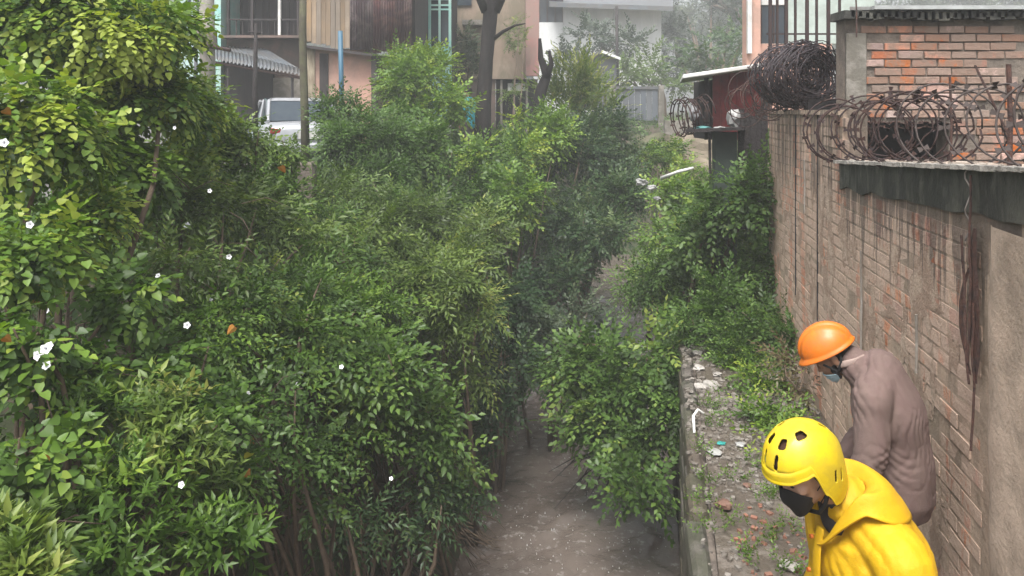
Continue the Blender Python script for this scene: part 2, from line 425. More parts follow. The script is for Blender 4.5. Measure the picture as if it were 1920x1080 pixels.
# plastered pier at the near end
pl = MB(); Z0 = -2.8
for v0, v1, o_ in ((-1, 3.74, .02),):
    rows_ = 30; cols = 26
    for j in range(rows_ + 1):
        for i in range(cols + 1):
            z_ = Z0 + (-.52 - Z0) * j / rows_; vv = .6 + (3.74 - .6) * i / cols
            if i == cols: vv += .05 * fn(z_, 0, 3, 2.4)
            pl.v.append(C(UW - .028 - .014 * fn(vv, z_, 0, 2.5) + (.04 if i == cols else 0), vv, z_))
    for j in range(rows_):
        for i in range(cols):
            a = j * (cols + 1) + i; pl.f.append((a, a + cols + 1, a + cols + 2, a + 1))
pl.build('plaster_coat', M_plaster, bw, smooth=True)
# corroded crack between bricks and plaster: ragged dark cavity with bare reinforcement
for k, (v0, za, zb_, wd) in enumerate(((3.80, -.55, -1.28, .045), (3.86, -.75, -1.26, .03))):
    mb = MB(); pts = []; n = 22
    for i in range(n + 1):
        t_ = i / n; z_ = za + (zb_ - za) * t_; pts.append((v0 + .03 * fn(z_, k, 0, 5) + (.10 if k else 0) * math.sin(t_ * math.pi) - .02 * t_, z_, wd * (.35 + .9 * abs(fn(z_, 7, k, 4)) + .6 * math.sin(t_ * 3.1))))
    for v, z_, w_ in pts: mb.v += [C(UW - .034, v - w_, z_), C(UW - .04, v, z_), C(UW - .034, v + w_, z_)]
    for i in range(n): mb.f += [(i * 3, i * 3 + 3, i * 3 + 4, i * 3 + 1), (i * 3 + 1, i * 3 + 4, i * 3 + 5, i * 3 + 2)]
    mb.build('rusted_crack', M_rust, bw)
for (v0, za, zb_, v1) in ((3.80, -.30, -1.2, 3.82), (3.90, -.6, -1.3, 3.82), (3.77, -.9, -1.6, 3.78)):
    mb = MB(); mb.tube([C(UW - .05 + .012 * fn(t_, v0, 0, 6), lerp(v0, v1, t_), lerp(za, zb_, t_)) for t_ in [i / 12 for i in range(13)]], .006, 6); mb.build('reinforcing_bar', M_rust, bw)
for (px, y0, y1) in ((1622, 470, 655), (1728, 590, 700), (1514, 300, 400)):
    v = F * UW / (px - 1200); mb = MB()
    mb.tube([C(UW - .03, v, (HY - y0) / F * v), C(UW - .02, v + .02, (HY - (y0 + y1) / 2) / F * v), C(UW - .03, v, (HY - y1) / F * v)], .008, 6)
    mb.build('tie_rod', mat('grey_rod', (.3, .28, .25), (.2, .17, .14), rough=.6), bw)
# ------------------------------------------------------------------ brick building standing on the lot behind the wall
hb = thing('brick_building', 'low building of exposed red bricks behind the razor wire above the wall', 'building', P(1760, 320, 7.6))
ZB = 7.5
xl, xr = P(1588, 0, ZB).x, P(2120, 0, ZB).x
zt_, zb_ = (HY - 34) / F * ZB, -.62
wx0, wx1, wz0, wz1 = P(1588, 0, ZB).x, P(1782, 0, ZB).x, (HY - 318) / F * ZB, (HY - 234) / F * ZB
mb = MB()
mb.box(((xl + xr) / 2, ZB + .14, (wz1 + zt_) / 2), (xr - xl, .22, zt_ - wz1))                 # masonry bed over the opening
mb.box(((wx1 + xr) / 2, ZB + .14, (zb_ + wz1) / 2 - .0015), (xr - wx1, .22, wz1 - zb_ - .003))
mb.box(((wx0 + wx1) / 2, ZB + .14, (zb_ + wz0) / 2), (wx1 - wx0 - .004, .22, wz0 - zb_))
mb.build('wall', M_joint, hb)
SK = .62 * 2.4      # the building stands at an angle: its left side runs away to the right, out of sight
def wallrun(a, b, th=.18):
    a = Vector(a); b = Vector(b); s_ = Vector((th, 0, 0)); q = [a, a + s_, b + s_, b]
    return MB().hexa([Vector((p.x, p.y, zb_)) for p in q] + [Vector((p.x, p.y, zt_ - .01)) for p in q])
wallrun((xl + .01, ZB + .255, 0), (xl + SK, ZB + 2.6, 0)).build('side_wall', M_joint, hb); wallrun((xr - .2, ZB + .255, 0), (xr + SK, ZB + 2.6, 0)).build('side_wall', M_joint, hb)
MB().box(((xl + xr) / 2 + SK, ZB + 2.7, (zb_ + zt_) / 2), (xr - xl, .19, zt_ - zb_ - .02)).build('back_wall', M_joint, hb)
mb = MB(); mb.box(((wx0 + wx1) / 2, ZB + .6, (wz0 + wz1) / 2), (wx1 - wx0 + .3, .02, wz1 - wz0 + .5)); mb.build('dark_room', M_hole, hb)  # black sheet paints the unlit depth behind the opening
row = 0; z = zb_ + .01
BZ, BL = .0795, .236
while z + BZ < zt_:
    x = xl + .26 - (row % 2) * .12 + random.uniform(-.02, .02)
    if z < wz1: x = max(x, wx1 + .02)
    while x < xr - .02:
        l = BL + random.uniform(-.02, .012)
        if x + l > 4.95: break
        skip = random.random() < .10
        if not skip:
            mb = MB(); o_ = random.uniform(0, .016); j = lambda: random.uniform(-.004, .004)
            mb.hexa([(x + j(), ZB + .02 - o_, z + j()), (x + l + j(), ZB + .02 - o_, z + j()), (x + l, ZB + .06, z), (x, ZB + .06, z),
                     (x + j(), ZB + .02 - o_, z + BZ - .014 + j()), (x + l + j(), ZB + .02 - o_, z + BZ - .014 + j()), (x + l, ZB + .06, z + BZ - .014), (x, ZB + .06, z + BZ - .014)])
            mb.build('brick', M_brickr, hb, bevel=.004)
        x += l + .016
    z += BZ; row += 1
mb = MB(); mb.front(1588, 62, 1626, 233, ZB + .0, .05); mb.build('corner_pier', M_conc, hb, bevel=.01)
mb = MB()
for i in range(40):
    x = lerp(xl - .05, xr, i / 40); mb.box((x + .04, ZB + .08, zt_ + .015 + random.uniform(-.01, .025)), (.1, .32, .05 + random.uniform(0, .03)), Matrix.Rotation(random.uniform(-.15, .15), 3, 'Y'))
mb.build('crumbled_coping', M_beam, hb)
mb = MB(); mb.slab([(xl + .0, ZB - .06, zt_ + .10), (xr, ZB - .06, zt_ + .10), (xr + SK, ZB + 2.8, zt_ + .3), (xl + SK - .1, ZB + 2.8, zt_ + .3)], .03)
mb.build('roof_sheet', mat('zinc', (.36, .38, .38), (.26, .27, .27), rough=.4, scale=2, metal=.4, bump=.1, dirt=(.16, .12, .10), dirt_amt=.6), hb)
mb = MB(); mb.box(((xl + xr) / 2 + .15, ZB - .10, zt_ + .085), (xr - xl - .1, .06, .035)); mb.build('gutter', mat('gutter', (.42, .44, .44), (.3, .31, .31), rough=.4), hb)
mb = MB()
for i in range(44):
    x = lerp(wx0, wx1, i / 44); mb.box((x, ZB + .0, wz1 + .012 * math.sin(i)), (.05, .05, .03 + .02 * random.random()), Matrix.Rotation(random.uniform(-.5, .5), 3, 'Y'))
mb.build('broken_lintel', M_rust, hb)
# rubble left on top of the beam
mb = MB()
for _ in range(330):
    v = random.uniform(3.0, 6.3); u = UW + random.uniform(.02, .24); s = random.uniform(.012, .045)
    if fn(v, 2, 0, 1.5) < -.25: continue
    mb.box(C(u, v, -.41 + .052 * (6.42 - v) + s * .3), (s * 1.3, s, s * .7), Matrix.Rotation(random.random() * 3, 3, 'Z') @ Matrix.Rotation(random.uniform(-.4, .4), 3, 'X'))
mb.build('rubble', mat('rubble_mix', (.38, .29, .23), (.26, .24, .21), rough=.9, scale=12), None, kind='stuff')

# ------------------------------------------------------------------ razor wire
def coil(name, label, p0, p1, r, turns, wire=.0045, seg=26, squash=1, wob=.06, group='coils of razor wire on the wall', barbs=True, r1=None, tilt=0, mt=None):
    p0 = Vector(p0); p1 = Vector(p1); ax = (p1 - p0).normalized(); a = Vector((0, 0, 1)).cross(ax).normalized(); b = ax.cross(a)
    t = thing(name, label, 'razor wire', p0, 0, group)
    pts = []; n = int(turns * seg)
    for i in range(n + 1):
        f = i / n; th = 2 * math.pi * turns * f; k = int(th / (2 * math.pi)) * 1.7
        rr = (lerp(r, r1, f) if r1 else r) * (1 + wob * math.sin(k * 3.1 + 1) + wob * .6 * math.sin(th * 1.3 + k))
        c = p0.lerp(p1, f + .02 * math.sin(k * 5)) + ax * tilt * math.cos(th) * r
        pts.append(c + a * math.cos(th) * rr + b * math.sin(th) * rr * squash)
    mb = MB(); mb.tube(pts, wire, 5); mb.build('wire', mt or M_wire, t, smooth=True)
    if barbs:
        mb = MB()
        for i in range(2, n, 3):
            p = pts[i]; d = (pts[i] - pts[i - 1]).normalized(); s = d.orthogonal().normalized(); s = Matrix.Rotation(random.random() * 6, 3, d) @ s
            q = d.cross(s) * .0015
            mb.add([p - s * .03 - d * .016, p - s * .03 + d * .016, p + d * .006 + q, p - d * .006 + q, p + s * .03 - d * .016, p + s * .03 + d * .016], [(0, 3, 2, 1), (3, 4, 5, 2)])
        mb.build('barbs', mt or M_wire, t, kind='stuff')
    return t
coil('razor_wire', 'loose rusty razor wire coil with wide loops in front of the dark opening', C(UW + .1, 6.1, -.14), C(UW + .12, 4.7, -.10), .235, 10, wire=.0065, squash=.95, wob=.13, tilt=.35)
coil('razor_wire', 'razor wire loops hanging over the outer edge at the far end of the stained beam', C(UW + .02, 6.8, -.16), C(UW + .05, 6.3, -.18), .24, 4, wire=.007, wob=.1, tilt=.2)
coil('razor_wire', 'pale stretched razor wire rings before the red bricks at the near end of the wall', C(UW + .1, 4.7, -.10), C(UW + .12, 2.9, -.04), .21, 6, wire=.0055, squash=1.05, wob=.14, tilt=.4, mt=mat('pale_wire', (.07, .055, .05), (.04, .028, .025), rough=.75))
coil('razor_wire', 'small dark razor wire loops beside the clutter shelf at the far wall end', P(1325, 212, 10.7), P(1268, 222, 10.5), .23, 8, wire=.009, wob=.08, tilt=.2)
# the big discarded bundle: nested irregular rings
t = thing('razor_wire_bundle', 'huge dark bundle of rusty razor wire piled on the far end of the wall', 'razor wire bundle', C(UW + .1, 8.2, .0))
ctr = P(1500, 140, 8.4); mb = MB(); bb = MB()
for k in range(100):
    r = .07 + .34 * math.sqrt(random.random()); c = ctr + Vector((random.uniform(-.10, .13), random.uniform(-.35, .5), random.uniform(-.05, .05)))
    ax = Vector((.55 + random.uniform(-.25, .25), -1, random.uniform(-.3, .3))).normalized(); a = Vector((0, 0, 1)).cross(ax).normalized(); b = ax.cross(a); n = 30
    ph = random.random() * 6; turns = random.uniform(.8, 1.3)
    pts = [c + (a * math.cos(th) * 1.1 + b * math.sin(th) * .82) * r * (1 + .05 * math.sin(3 * th + ph)) + ax * .03 * math.sin(2 * th + ph) for th in [ph + 2 * math.pi * turns * i / n for i in range(n + 1)]]
    mb.tube(pts, .0058, 4)
    for i in range(1, n, 2):
        p = pts[i]; d = (pts[i] - pts[i - 1]).normalized(); s_ = Matrix.Rotation(random.random() * 6, 3, d) @ d.orthogonal().normalized()
        bb.add([p - s_ * .02 - d * .013, p - s_ * .02 + d * .013, p + d * .004, p - d * .004, p + s_ * .02 - d * .013, p + s_ * .02 + d * .013], [(0, 3, 2, 1), (3, 4, 5, 2)])
mb.build('wire', mat('bundle_wire', (.055, .042, .048), (.03, .024, .028), rough=.55, scale=30), t, smooth=True); bb.build('barbs', M_wire, t, kind='stuff')
mb = MB()
for k in range(16):
    r = .08 + .2 * random.random(); c = P(1425 + random.uniform(-35, 20), 185, 9.4) + Vector((0, random.uniform(-.3, .3), random.uniform(-.08, .1)))
    n = 22; ax = Vector((random.uniform(-.5, .5), -1, random.uniform(-.3, .3))).normalized(); a = Vector((0, 0, 1)).cross(ax).normalized(); b = ax.cross(a)
    mb.tube([c + (a * math.cos(2 * math.pi * i / n) + b * math.sin(2 * math.pi * i / n)) * r for i in range(n + 1)], .006, 4)
mb.build('loose_rings', M_rust, t, smooth=True)
# wire brackets
for k, (px, y0, y1, v, lab) in enumerate(((1783, 140, 322, 4.55, 'thin rusty iron bracket post on the beam beside the dark opening'), (1893, 120, 330, 3.75, 'thick rusty iron bracket post with a side strut near the plastered pier'), (1606, -20, 70, 7.3, 'short dark iron post above the corner of the brick building'))):
    x0 = P(px, y1, v); x1 = P(px - 2, y0, v)
    t = thing('iron_post', lab, 'post', x0)
    mb = MB(); mb.tube([x0, x0.lerp(x1, .5) + Vector((.006, 0, 0)), x1], .007 if k != 1 else .012, 6); mb.build('post', M_rust, t)
    if k == 1:
        mb = MB(); mb.tube([x0.lerp(x1, .35), x1 + Vector((-.10, .1, .0))], .006, 5); mb.build('strut', M_rust, t)
mb = MB(); pw = P(1562, 312, 7.1); mb.front(1550, 216, 1577, 303, 7.15, .1)
tag(mb.build('concrete_post', mat('pale_post', (.46, .43, .41), (.34, .31, .29), rough=.8, scale=6), None, bevel=.008), 'short pale concrete post left of the dark opening behind the wire loops', 'post')
# twisted tie wire hanging down the beam
mb = MB(); mb.tube([C(UW - .045 - .012 * math.sin(i), 3.84 + .03 * fn(i, 0, 0, .4), lerp(-.27, -.62, i / 14)) for i in range(15)], .004, 6)
tag(mb.build('hanging_wire', mat('pale_wire2', (.25, .22, .2)), None, smooth=True), 'pale twisted wire hanging down over the stained beam by the crack', 'wire')

# ------------------------------------------------------------------ kiosk with white roof, table with clutter, tarp post
M_red = mat('red_sheet', (.30, .028, .028), (.20, .02, .022), rough=.5, scale=5, dirt=(.08, .03, .03), dirt_amt=.6)
M_white = mat('white_paint', (.78, .78, .76), (.62, .62, .60), rough=.6, scale=3, dirt=(.35, .33, .30), dirt_amt=.5)
t = thing('kiosk', 'small red stall with a thin white slab roof behind the far wall end', 'kiosk', P(1380, 240, 11.2))
q0, q1 = P(1280, 140, 10.6), P(1436, 117, 10.6)
mb = MB(); mb.slab([q0, q1, q1 + Vector((.3, 1.6, .0)), q0 + Vector((.3, 1.6, .0))], .055); mb.build('roof', M_white, t, bevel=.01)
for i in range(6):
    x0 = 1337 + i * 15; mb = MB(); mb.front(x0, 139 - i * 2.2, x0 + 14.2, 262, 11.1 + .012 * (i % 2), .03); mb.build('panel', M_red, t)
mb = MB(); mb.front(1322, 146, 1329, 262, 10.9, .05); mb.build('post', M_bark, t)
mb = MB(); mb.front(1432, 130, 1437, 262, 10.9, .05); mb.build('post', M_bark, t)
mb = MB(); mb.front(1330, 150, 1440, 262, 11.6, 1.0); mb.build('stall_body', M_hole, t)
t = thing('shelf', 'narrow dark plank shelf sticking out beyond the far wall end, covered with clutter', 'shelf', P(1340, 248, 10.4))
mb = MB(); mb.slab([P(1285, 243, 10.2), P(1395, 238, 10.2), P(1400, 236, 10.9), P(1290, 240, 10.9)], .04); mb.build('board', M_bark, t)
mb = MB(); mb.tube([P(1330, 246, 10.35), P(1338, 600, 10.35)], .018, 6); mb.build('support', M_bark, t)
mb = MB(); mb.front(1340, 247, 1382, 700, 10.45, .12)
tag(mb.build('plank', mat('green_board', (.045, .06, .05), (.03, .04, .038), rough=.7, scale=6), None, bevel=.01, jit=.01), 'dark green upright board leaning under the clutter shelf', 'board')
def crumple(px, py, Z, s, m, name, lab, cat, flat=.6, n=2, off=Vector((0, 0, 0))):
    me = bpy.data.meshes.new(name); b = bmesh.new(); bmesh.ops.create_icosphere(b, subdivisions=n, radius=1)
    sd = random.random() * 50
    for v in b.verts:
        k = 1 + .55 * fn(v.co.x + sd, v.co.y, v.co.z, 1.7) + .25 * fn(v.co.x, v.co.y + sd, v.co.z, 4); v.co *= k; v.co.z *= flat
        v.co *= s
    b.to_mesh(me); b.free(); me.materials.append(m)
    o = link(name, me); o.location = P(px, py, Z) + off; o.rotation_euler = (0, 0, random.random() * 6)
    return tag(o, lab, cat)
M_cloth_t = mat('teal_cloth', (.10, .26, .25), (.05, .15, .15), rough=.8); M_bag = mat('white_plastic', (.36, .36, .34), (.24, .24, .24), rough=.35)
crumple(1318, 240, 10.45, .09, M_cloth_t, 'rag', 'teal rag lying on the plank shelf', 'cloth', .3)
crumple(1350, 240, 10.4, .08, M_bag, 'plastic_bag', 'white plastic bag flat on the plank shelf beside the teal rag', 'bag', .3)
crumple(1378, 222, 10.5, .09, M_bag, 'plastic_bag', 'white crumpled bag standing at the right end of the plank shelf', 'bag', 1.5)
crumple(1300, 212, 10.6, .07, mat('grey_cloth', (.3, .3, .31)), 'rag', 'grey rag hanging in the small wire loops by the shelf', 'cloth', 1.4)
mb = MB()
for i in range(5):
    mb.front(1385 + i * 11, 205 + (i % 3) * 6, 1395.5 + i * 11, 420, 10.45 + .03 * (i % 2), .06)
t = thing('shadow_planks', 'dark upright planks added to stand in for shadow at the far end of the brick wall', 'screen', P(1410, 420, 10.4));  # planks added, their dark colour stands in for shadow behind the wall end
for i in range(5):
    mb = MB(); mb.front(1385 + i * 11, 205 + (i % 3) * 6, 1395.5 + i * 11, 430, 10.45 + .03 * (i % 2), .05); mb.build('plank', M_bark, t)

# pink house with window behind a barred fence
M_pink = mat('salmon_paint', (.62, .36, .28), (.50, .30, .24), rough=.8, scale=2, dirt=(.3, .22, .18), dirt_amt=.5)
M_glassd = mat('dark_glass', (.03, .04, .055), (.045, .06, .07), rough=.12, bump=.02, rvar=.05)
M_palegreen = mat('pale_green_wall', (.45, .52, .48), (.36, .42, .39), rough=.8, scale=2, dirt=(.25, .28, .25), dirt_amt=.5)
t = thing('pink_house', 'salmon pink house with a dark window behind iron bars beyond the wire bundle', 'house', P(1480, 260, 16))
mb = MB(); mb.front(1400, -90, 1426, 240, 15.6, .3); mb.build('pillar', M_pink, t)
mb = MB(); mb.front(1426, 82, 1560, 240, 16, .2); mb.build('wall', M_pink, t)
mb = MB(); mb.front(1476, -90, 1640, 81.7, 16, .2); mb.build('upper_wall', M_palegreen, t)
mb = MB(); mb.front(1428, -90, 1475.7, 9, 16, .2); mb.build('lintel', M_white, t)
w_ = MB().front(1427, 10, 1475, 81, 16.04, .05).build('window', M_glassd, t)
for x in (1426.5, 1450, 1473.5): MB().front(x, 10, x + 2.5, 81, 15.97, .03).build('frame', M_wire, w_)
MB().front(1402, -90, 1410, 100, 15.5, .08).build('corner_trim', M_white, t)
t = thing('iron_fence', 'black iron bar fence standing in front of the pink house', 'fence', P(1500, 240, 12.5))
for i, x in enumerate((1442, 1456, 1472, 1490, 1511, 1530, 1551, 1573)):
    MB().front(x, -60, x + (4 if i % 2 else 6), 235, 12.5, .035).build('bar', M_wire, t)
for y in (62, 180): MB().front(1438, y, 1600, y + 3, 12.54, .03).build('rail', M_wire, t)

# ------------------------------------------------------------------ left side: pole, houses, car
t = thing('utility_pole', 'round grey concrete utility pole with a clamp, rising from the vines beside the porch roof', 'utility pole', P(392, 320, 12.6))
mb = MB(); mb.tube([P(392, 330, 12.6), P(385, -190, 12.6)], [.125, .108], 16, True); mb.build('pole', mat('pole_concrete', (.34, .31, .28), (.25, .23, .21), rough=.8, scale=3, dirt=(.13, .13, .10), dirt_amt=.5), t, smooth=True)
mb = MB(); mb.tube([P(388, 90, 12.6), P(387, 58, 12.6)], .16, 14); mb.build('clamp', mat('clamp', (.22, .19, .16), (.14, .12, .10)), t)
mb = MB(); mb.tube([P(375, 84, 12.4), P(432, 94, 12.3)], .03, 6); mb.build('arm', M_wire, t)
t = thing('grey_post', 'thin grey steel post close behind the concrete utility pole', 'post', P(366, 300, 13.4))
MB().tube([P(368, 300, 13.4), P(366, -150, 13.4)], .035, 8).build('post', mat('grey_steel', (.25, .26, .28), (.17, .18, .2)), t, smooth=True)

M_turq = mat('turquoise_paint', (.20, .48, .44), (.32, .55, .50), rough=.7, scale=3, dirt=(.5, .55, .5), dirt_amt=.5)
M_teal_w = mat('pale_turquoise', (.50, .62, .58), (.35, .50, .47), rough=.75, scale=9)
M_darkwood = mat('dark_wood', (.055, .046, .045), (.035, .03, .032), rough=.8, scale=5, stretch=(3, 3, .4), rnd=.3)
t = thing('turquoise_house', 'turquoise painted house wall showing on both sides of the utility pole', 'house', P(370, 250, 20))
MB().front(395, -110, 414, 260, 20, 3).build('wall', M_turq, t)
MB().front(330, -110, 394.6, 260, 20.3, 2.7).build('side_wall', M_teal_w, t)
g_ = MB().front(350, -60, 376, 60, 20.24, .05).build('window', M_glassd, t)
for x in (350, 359, 367, 374): MB().front(x, -60, x + 2, 60, 20.18, .04).build('grille_bar', M_teal_w, g_)
MB().front(320, -130, 418, -110.3, 19.6, 3.6).build('roof', M_rust, t)

M_parapet = mat('parapet', (.20, .13, .11), (.15, .115, .10), rough=.85, scale=3, dirt=(.09, .08, .07), dirt_amt=.6)
t = thing('dark_house', 'two storey dark wooden house with a recessed balcony above the corrugated porch roof', 'house', P(490, 260, 20))
for i in range(12):
    x = 415 + i * 12.8; MB().front(x, -110, x + 12, 70, 21.4 + .05 * (i % 2), .06).build('board', M_darkwood, t)
MB().front(414.5, 71, 569, 260, 20.4, .3).build('lower_wall', M_parapet, t)
MB().front(414.5, -135, 569, -110.5, 19.8, 2).build('balcony_roof', M_rust, t)
MB().front(414.5, 66, 569, 70.6, 19.9, 1.45).build('balcony_floor', M_parapet, t)
for x in (425, 470, 521, 556): MB().front(x, -110, x + (5 if x == 521 else 4), 65.6, 20.2, .1).build('balcony_post', M_white if x == 521 else M_darkwood, t)
for i in range(11): MB().front(430 + i * 12, 38, 431.5 + i * 12, 65.6, 20.25, .03).build('baluster', M_darkwood, t)
MB().front(429, 35, 567, 38, 20.22, .05).build('railing', M_darkwood, t)
MB().front(512, 146, 568, 260, 20.1, .25).build('grey_panel', M_conc, t)
MB().front(405, 118, 511.5, 260, 20.2, .15).build('porch_boards', M_darkwood, t)
M_zinc2 = mat('old_zinc', (.15, .17, .19), (.10, .11, .125), rough=.45, scale=2.5, metal=.25, bump=.2, dirt=(.13, .12, .11), dirt_amt=.7, dirt_scale=1.2)
t = thing('porch_roof', 'sloping sheet of grey corrugated metal shading the parked silver car', 'roof', P(480, 140, 18))
a0, a1, b0, b1 = P(404, 88, 20.0), P(500, 92, 20.0), P(562, 140, 17.0), P(404, 112, 17.0)
mb = MB(); mb.corr(b1, b0, P(562, 128, 18.6), a0, 22, .022); mb.build('corrugated_sheet', M_zinc2, t, smooth=True)
MB().corr(P(404, 90, 19.9), P(561, 129, 18.7), P(500, 92, 20.2), P(410, 86, 20.2), 14, .02).build('upper_sheet', M_zinc2, t, smooth=True)
MB().tube([P(404, 117, 17.05), P(563, 146, 17.05)], .03, 6).build('edge_rail', M_wire, t)
for x, y in ((428, 118), (548, 142)): MB().tube([P(x, y, 17.1), P(x, 330, 17.1)], .035, 6).build('support', M_darkwood, t)
t = thing('thin_post', 'slim dark post with a short crossbar standing before the porch roof', 'post', P(480, 290, 15))
MB().tube([P(481, 290, 14.6), P(478, 170, 14.6), P(480, 45, 14.6)], [.045, .05, .03], 8).build('post', M_bark, t, smooth=True)
MB().tube([P(466, 60, 14.6), P(489, 62, 14.6)], .02, 6).build('crossbar', M_bark, t)
t = thing('mossy_post', 'tall mossy timber post right in front of the parked car', 'post', P(572, 300, 12.9))
MB().tube([P(574, 340, 12.9), P(571, 200, 12.9), P(567, 60, 12.9), P(569, -60, 12.9)], [.075, .065, .06, .05], 9).build('post', mat('mossy_wood', (.10, .10, .055), (.07, .06, .045), rough=.85, scale=5, bump=1), t, smooth=True)

M_plank = mat('tan_plank', (.34, .24, .15), (.24, .17, .11), rough=.8, scale=3, stretch=(4, 4, .3), rnd=.28, dirt=(.16, .13, .10), dirt_amt=.5)
M_rsheet = mat('rusty_sheet', (.15, .06, .055), (.20, .13, .12), rough=.7, scale=2.5, stretch=(3, 3, .25), rnd=.35, dirt=(.05, .03, .04), dirt_amt=.7, dirt_scale=2)
t = thing('plank_house', 'wooden house with tan planks and rusty maroon sheets over a salmon lower wall', 'house', P(660, 240, 19))
ZP = 18.6
for i in range(10):
    x = 566 + i * 9; MB().front(x, -110, x + 8.6, 78 + 1.6 * i + random.uniform(-3, 3), ZP + .015 * (i % 3), .04).build('plank', M_plank, t)
for i in range(8):
    x = 656 + i * 14.5; z1 = 96 + random.uniform(-3, 6) - (i > 5) * 6
    mb = MB(); mb.corr(P(x, z1, ZP - .02 * (i % 2)), P(x + 15, z1, ZP - .02 * (i % 2)), P(x + 15, -110, ZP - .02 * (i % 2)), P(x, -110, ZP - .02 * (i % 2)), 3, .012); mb.build('rusty_sheet', M_rsheet, t, smooth=True)
MB().slab([P(570, 84, ZP - .05), P(700, 101, ZP - .05), P(700, 101, ZP + .3), P(570, 84, ZP + .3)], .06).build('floor_beam', M_darkwood, t)
MB().front(590, 92, 696, 270, ZP + .3, .2).build('lower_wall', M_pink, t)
MB().front(567, 86, 590, 270, ZP + .25, .1).build('weathered_door', mat('cream_boards', (.42, .36, .26), (.22, .17, .12), rough=.8, scale=6, stretch=(3, 3, .5)), t)
d_ = MB().front(599, 100, 615, 200, ZP + .26, .05).build('door', M_darkwood, t)
MB().front(696, 100, 706, 270, ZP + .1, .2).build('corner_post', M_darkwood, t)
MB().front(706, 104, 772, 270, ZP + .6, .2).build('recessed_wall', M_parapet, t)
MB().front(560, -130, 775, -110.5, ZP - .5, 4).build('roof', M_rust, t)
MB().front(772.5, -110, 778, 270, ZP + .4, 3).build('side_wall', M_darkwood, t)
t = thing('blue_pole', 'slender blue pole standing before the salmon wall of the plank house', 'pole', P(641, 250, 16.5))
MB().tube([P(642, 250, 16.5), P(638, 58, 16.5)], .05, 10).build('pole', mat('blue_paint', (.03, .10, .17), (.04, .12, .18), rough=.5, dirt=(.2, .2, .2), dirt_amt=.3), t, smooth=True)

M_greyb = mat('grey_boards', (.42, .42, .41), (.30, .30, .30), rough=.8, scale=2, rnd=.15, dirt=(.2, .19, .18), dirt_amt=.6, dirt_stretch=(2, 2, .4))
t = thing('green_window_house', 'grey boarded house with a turquoise framed window', 'house', P(810, 250, 22))
for i in range(5): MB().front(778.5 + i * 5.2, -110, 783.2 + i * 5.2, 230, 22 + .03 * (i % 2), .06).build('board', M_greyb, t)
MB().front(805, 88, 846, 230, 22, .2).build('turquoise_panel', M_turq, t)
MB().front(805, -110, 846, -.5, 22, .2).build('upper_panel', M_greyb, t)
w_ = MB().front(805, 0, 846, 87.6, 22.1, .05).build('window', M_glassd, t)
for r4 in ((803, -3, 808, 88), (822, -3, 826, 88), (841, -3, 846, 88)): MB().front(*r4, 21.93, .06).build('frame', M_turq, w_)
for y in (-3, 8, 16): MB().front(808, y, 841, y + 3, 21.95, .04).build('frame', M_turq, w_)
MB().front(775, -130, 850, -110.5, 21.5, 3).build('roof', M_zinc2, t)
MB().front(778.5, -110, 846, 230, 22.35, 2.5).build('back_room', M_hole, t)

M_brown = mat('brown_render', (.25, .185, .14), (.33, .26, .20), rough=.85, scale=1.3, dirt=(.15, .13, .09), dirt_amt=.7, dirt_scale=1.0, dirt_stretch=(1, 1, .5))
t = thing('brown_building', 'stained brown building with a faded red corner pilaster behind the dark trunks', 'building', P(930, 240, 26))
MB().front(846.5, -150, 985, 148, 26, 4).build('wall', M_brown, t)
MB().front(985.5, -150, 1011, 142, 25.8, .5).build('pilaster', mat('faded_red', (.40, .17, .16), (.32, .20, .17), rough=.8, scale=1.5, dirt=(.25, .2, .17), dirt_amt=.6, dirt_scale=1.2, dirt_stretch=(1, 1, .4)), t)
MB().front(866, 37, 906, 46, 25.5, .5).build('ledge', M_conc, t)
MB().front(846.5, -155, 1015, -150.5, 25.5, 4.6).build('roof', M_conc, t)
MB().front(930, 148.5, 1008, 300, 26.6, .2).build('undercroft', M_hole, t)  # black sheet paints the shade between the columns
for x in (938, 962, 986, 1004): MB().front(x, 148.5, x + 4, 300, 26.1, .15).build('column', M_conc, t)
MB().front(952, 156, 985, 170, 26.2, .3).build('white_counter', M_white, t)
MB().front(846.5, 148.5, 929, 300, 26.1, .2).build('base_wall', M_parapet, t)
w_ = MB().front(852, -60, 884, 10, 25.94, .05).build('window', M_glassd, t); MB().front(850, -63, 886, -60.3, 25.9, .08).build('frame', M_conc, w_)

M_wh = mat('white_render', (.74, .75, .75), (.64, .65, .66), rough=.8, scale=.6, dirt=(.42, .43, .42), dirt_amt=.5, dirt_scale=.5, dirt_stretch=(1, 1, .3))
t = thing('white_building', 'large white walled building with a long flat eave far beyond the canal', 'building', P(1130, 200, 45))
MB().front(1056, 10, 1150, 225, 45, 12).build('wall', M_wh, t)
MB().front(1151, 10, 1240, 225, 45.03, 12).build('wall_panel', M_wh, t)
MB().front(1010, 42, 1055.5, 225, 44.9, 11).build('annexe_wall', M_wh, t)
w_ = MB().front(1010, -20, 1055.5, 41.5, 45.3, 10).build('window', M_glassd, t)
for x in (1010, 1025, 1040, 1054): MB().front(x, -20, x + 2, 41.5, 45.15, .12).build('mullion', M_wire, w_)
mb = MB(); mb.slab([P(1030, 4, 43.5), P(1262, 12, 43.5), P(1262, 0, 58), P(1030, -8, 58)], .25); mb.build('roof', M_zinc2, t)
MB().front(1000, -30, 1058, -20.5, 44.5, 12).build('annexe_roof', M_conc, t)
t = thing('thin_pole', 'thin weathered pole standing before the white building', 'pole', P(1158, 220, 37))
MB().tube([P(1159, 220, 37), P(1156, 12, 37)], .07, 8).build('pole', M_bark, t, smooth=True)
t = thing('grey_shed', 'small dark grey shed with a pale edged gable roof', 'shed', P(1120, 210, 36))
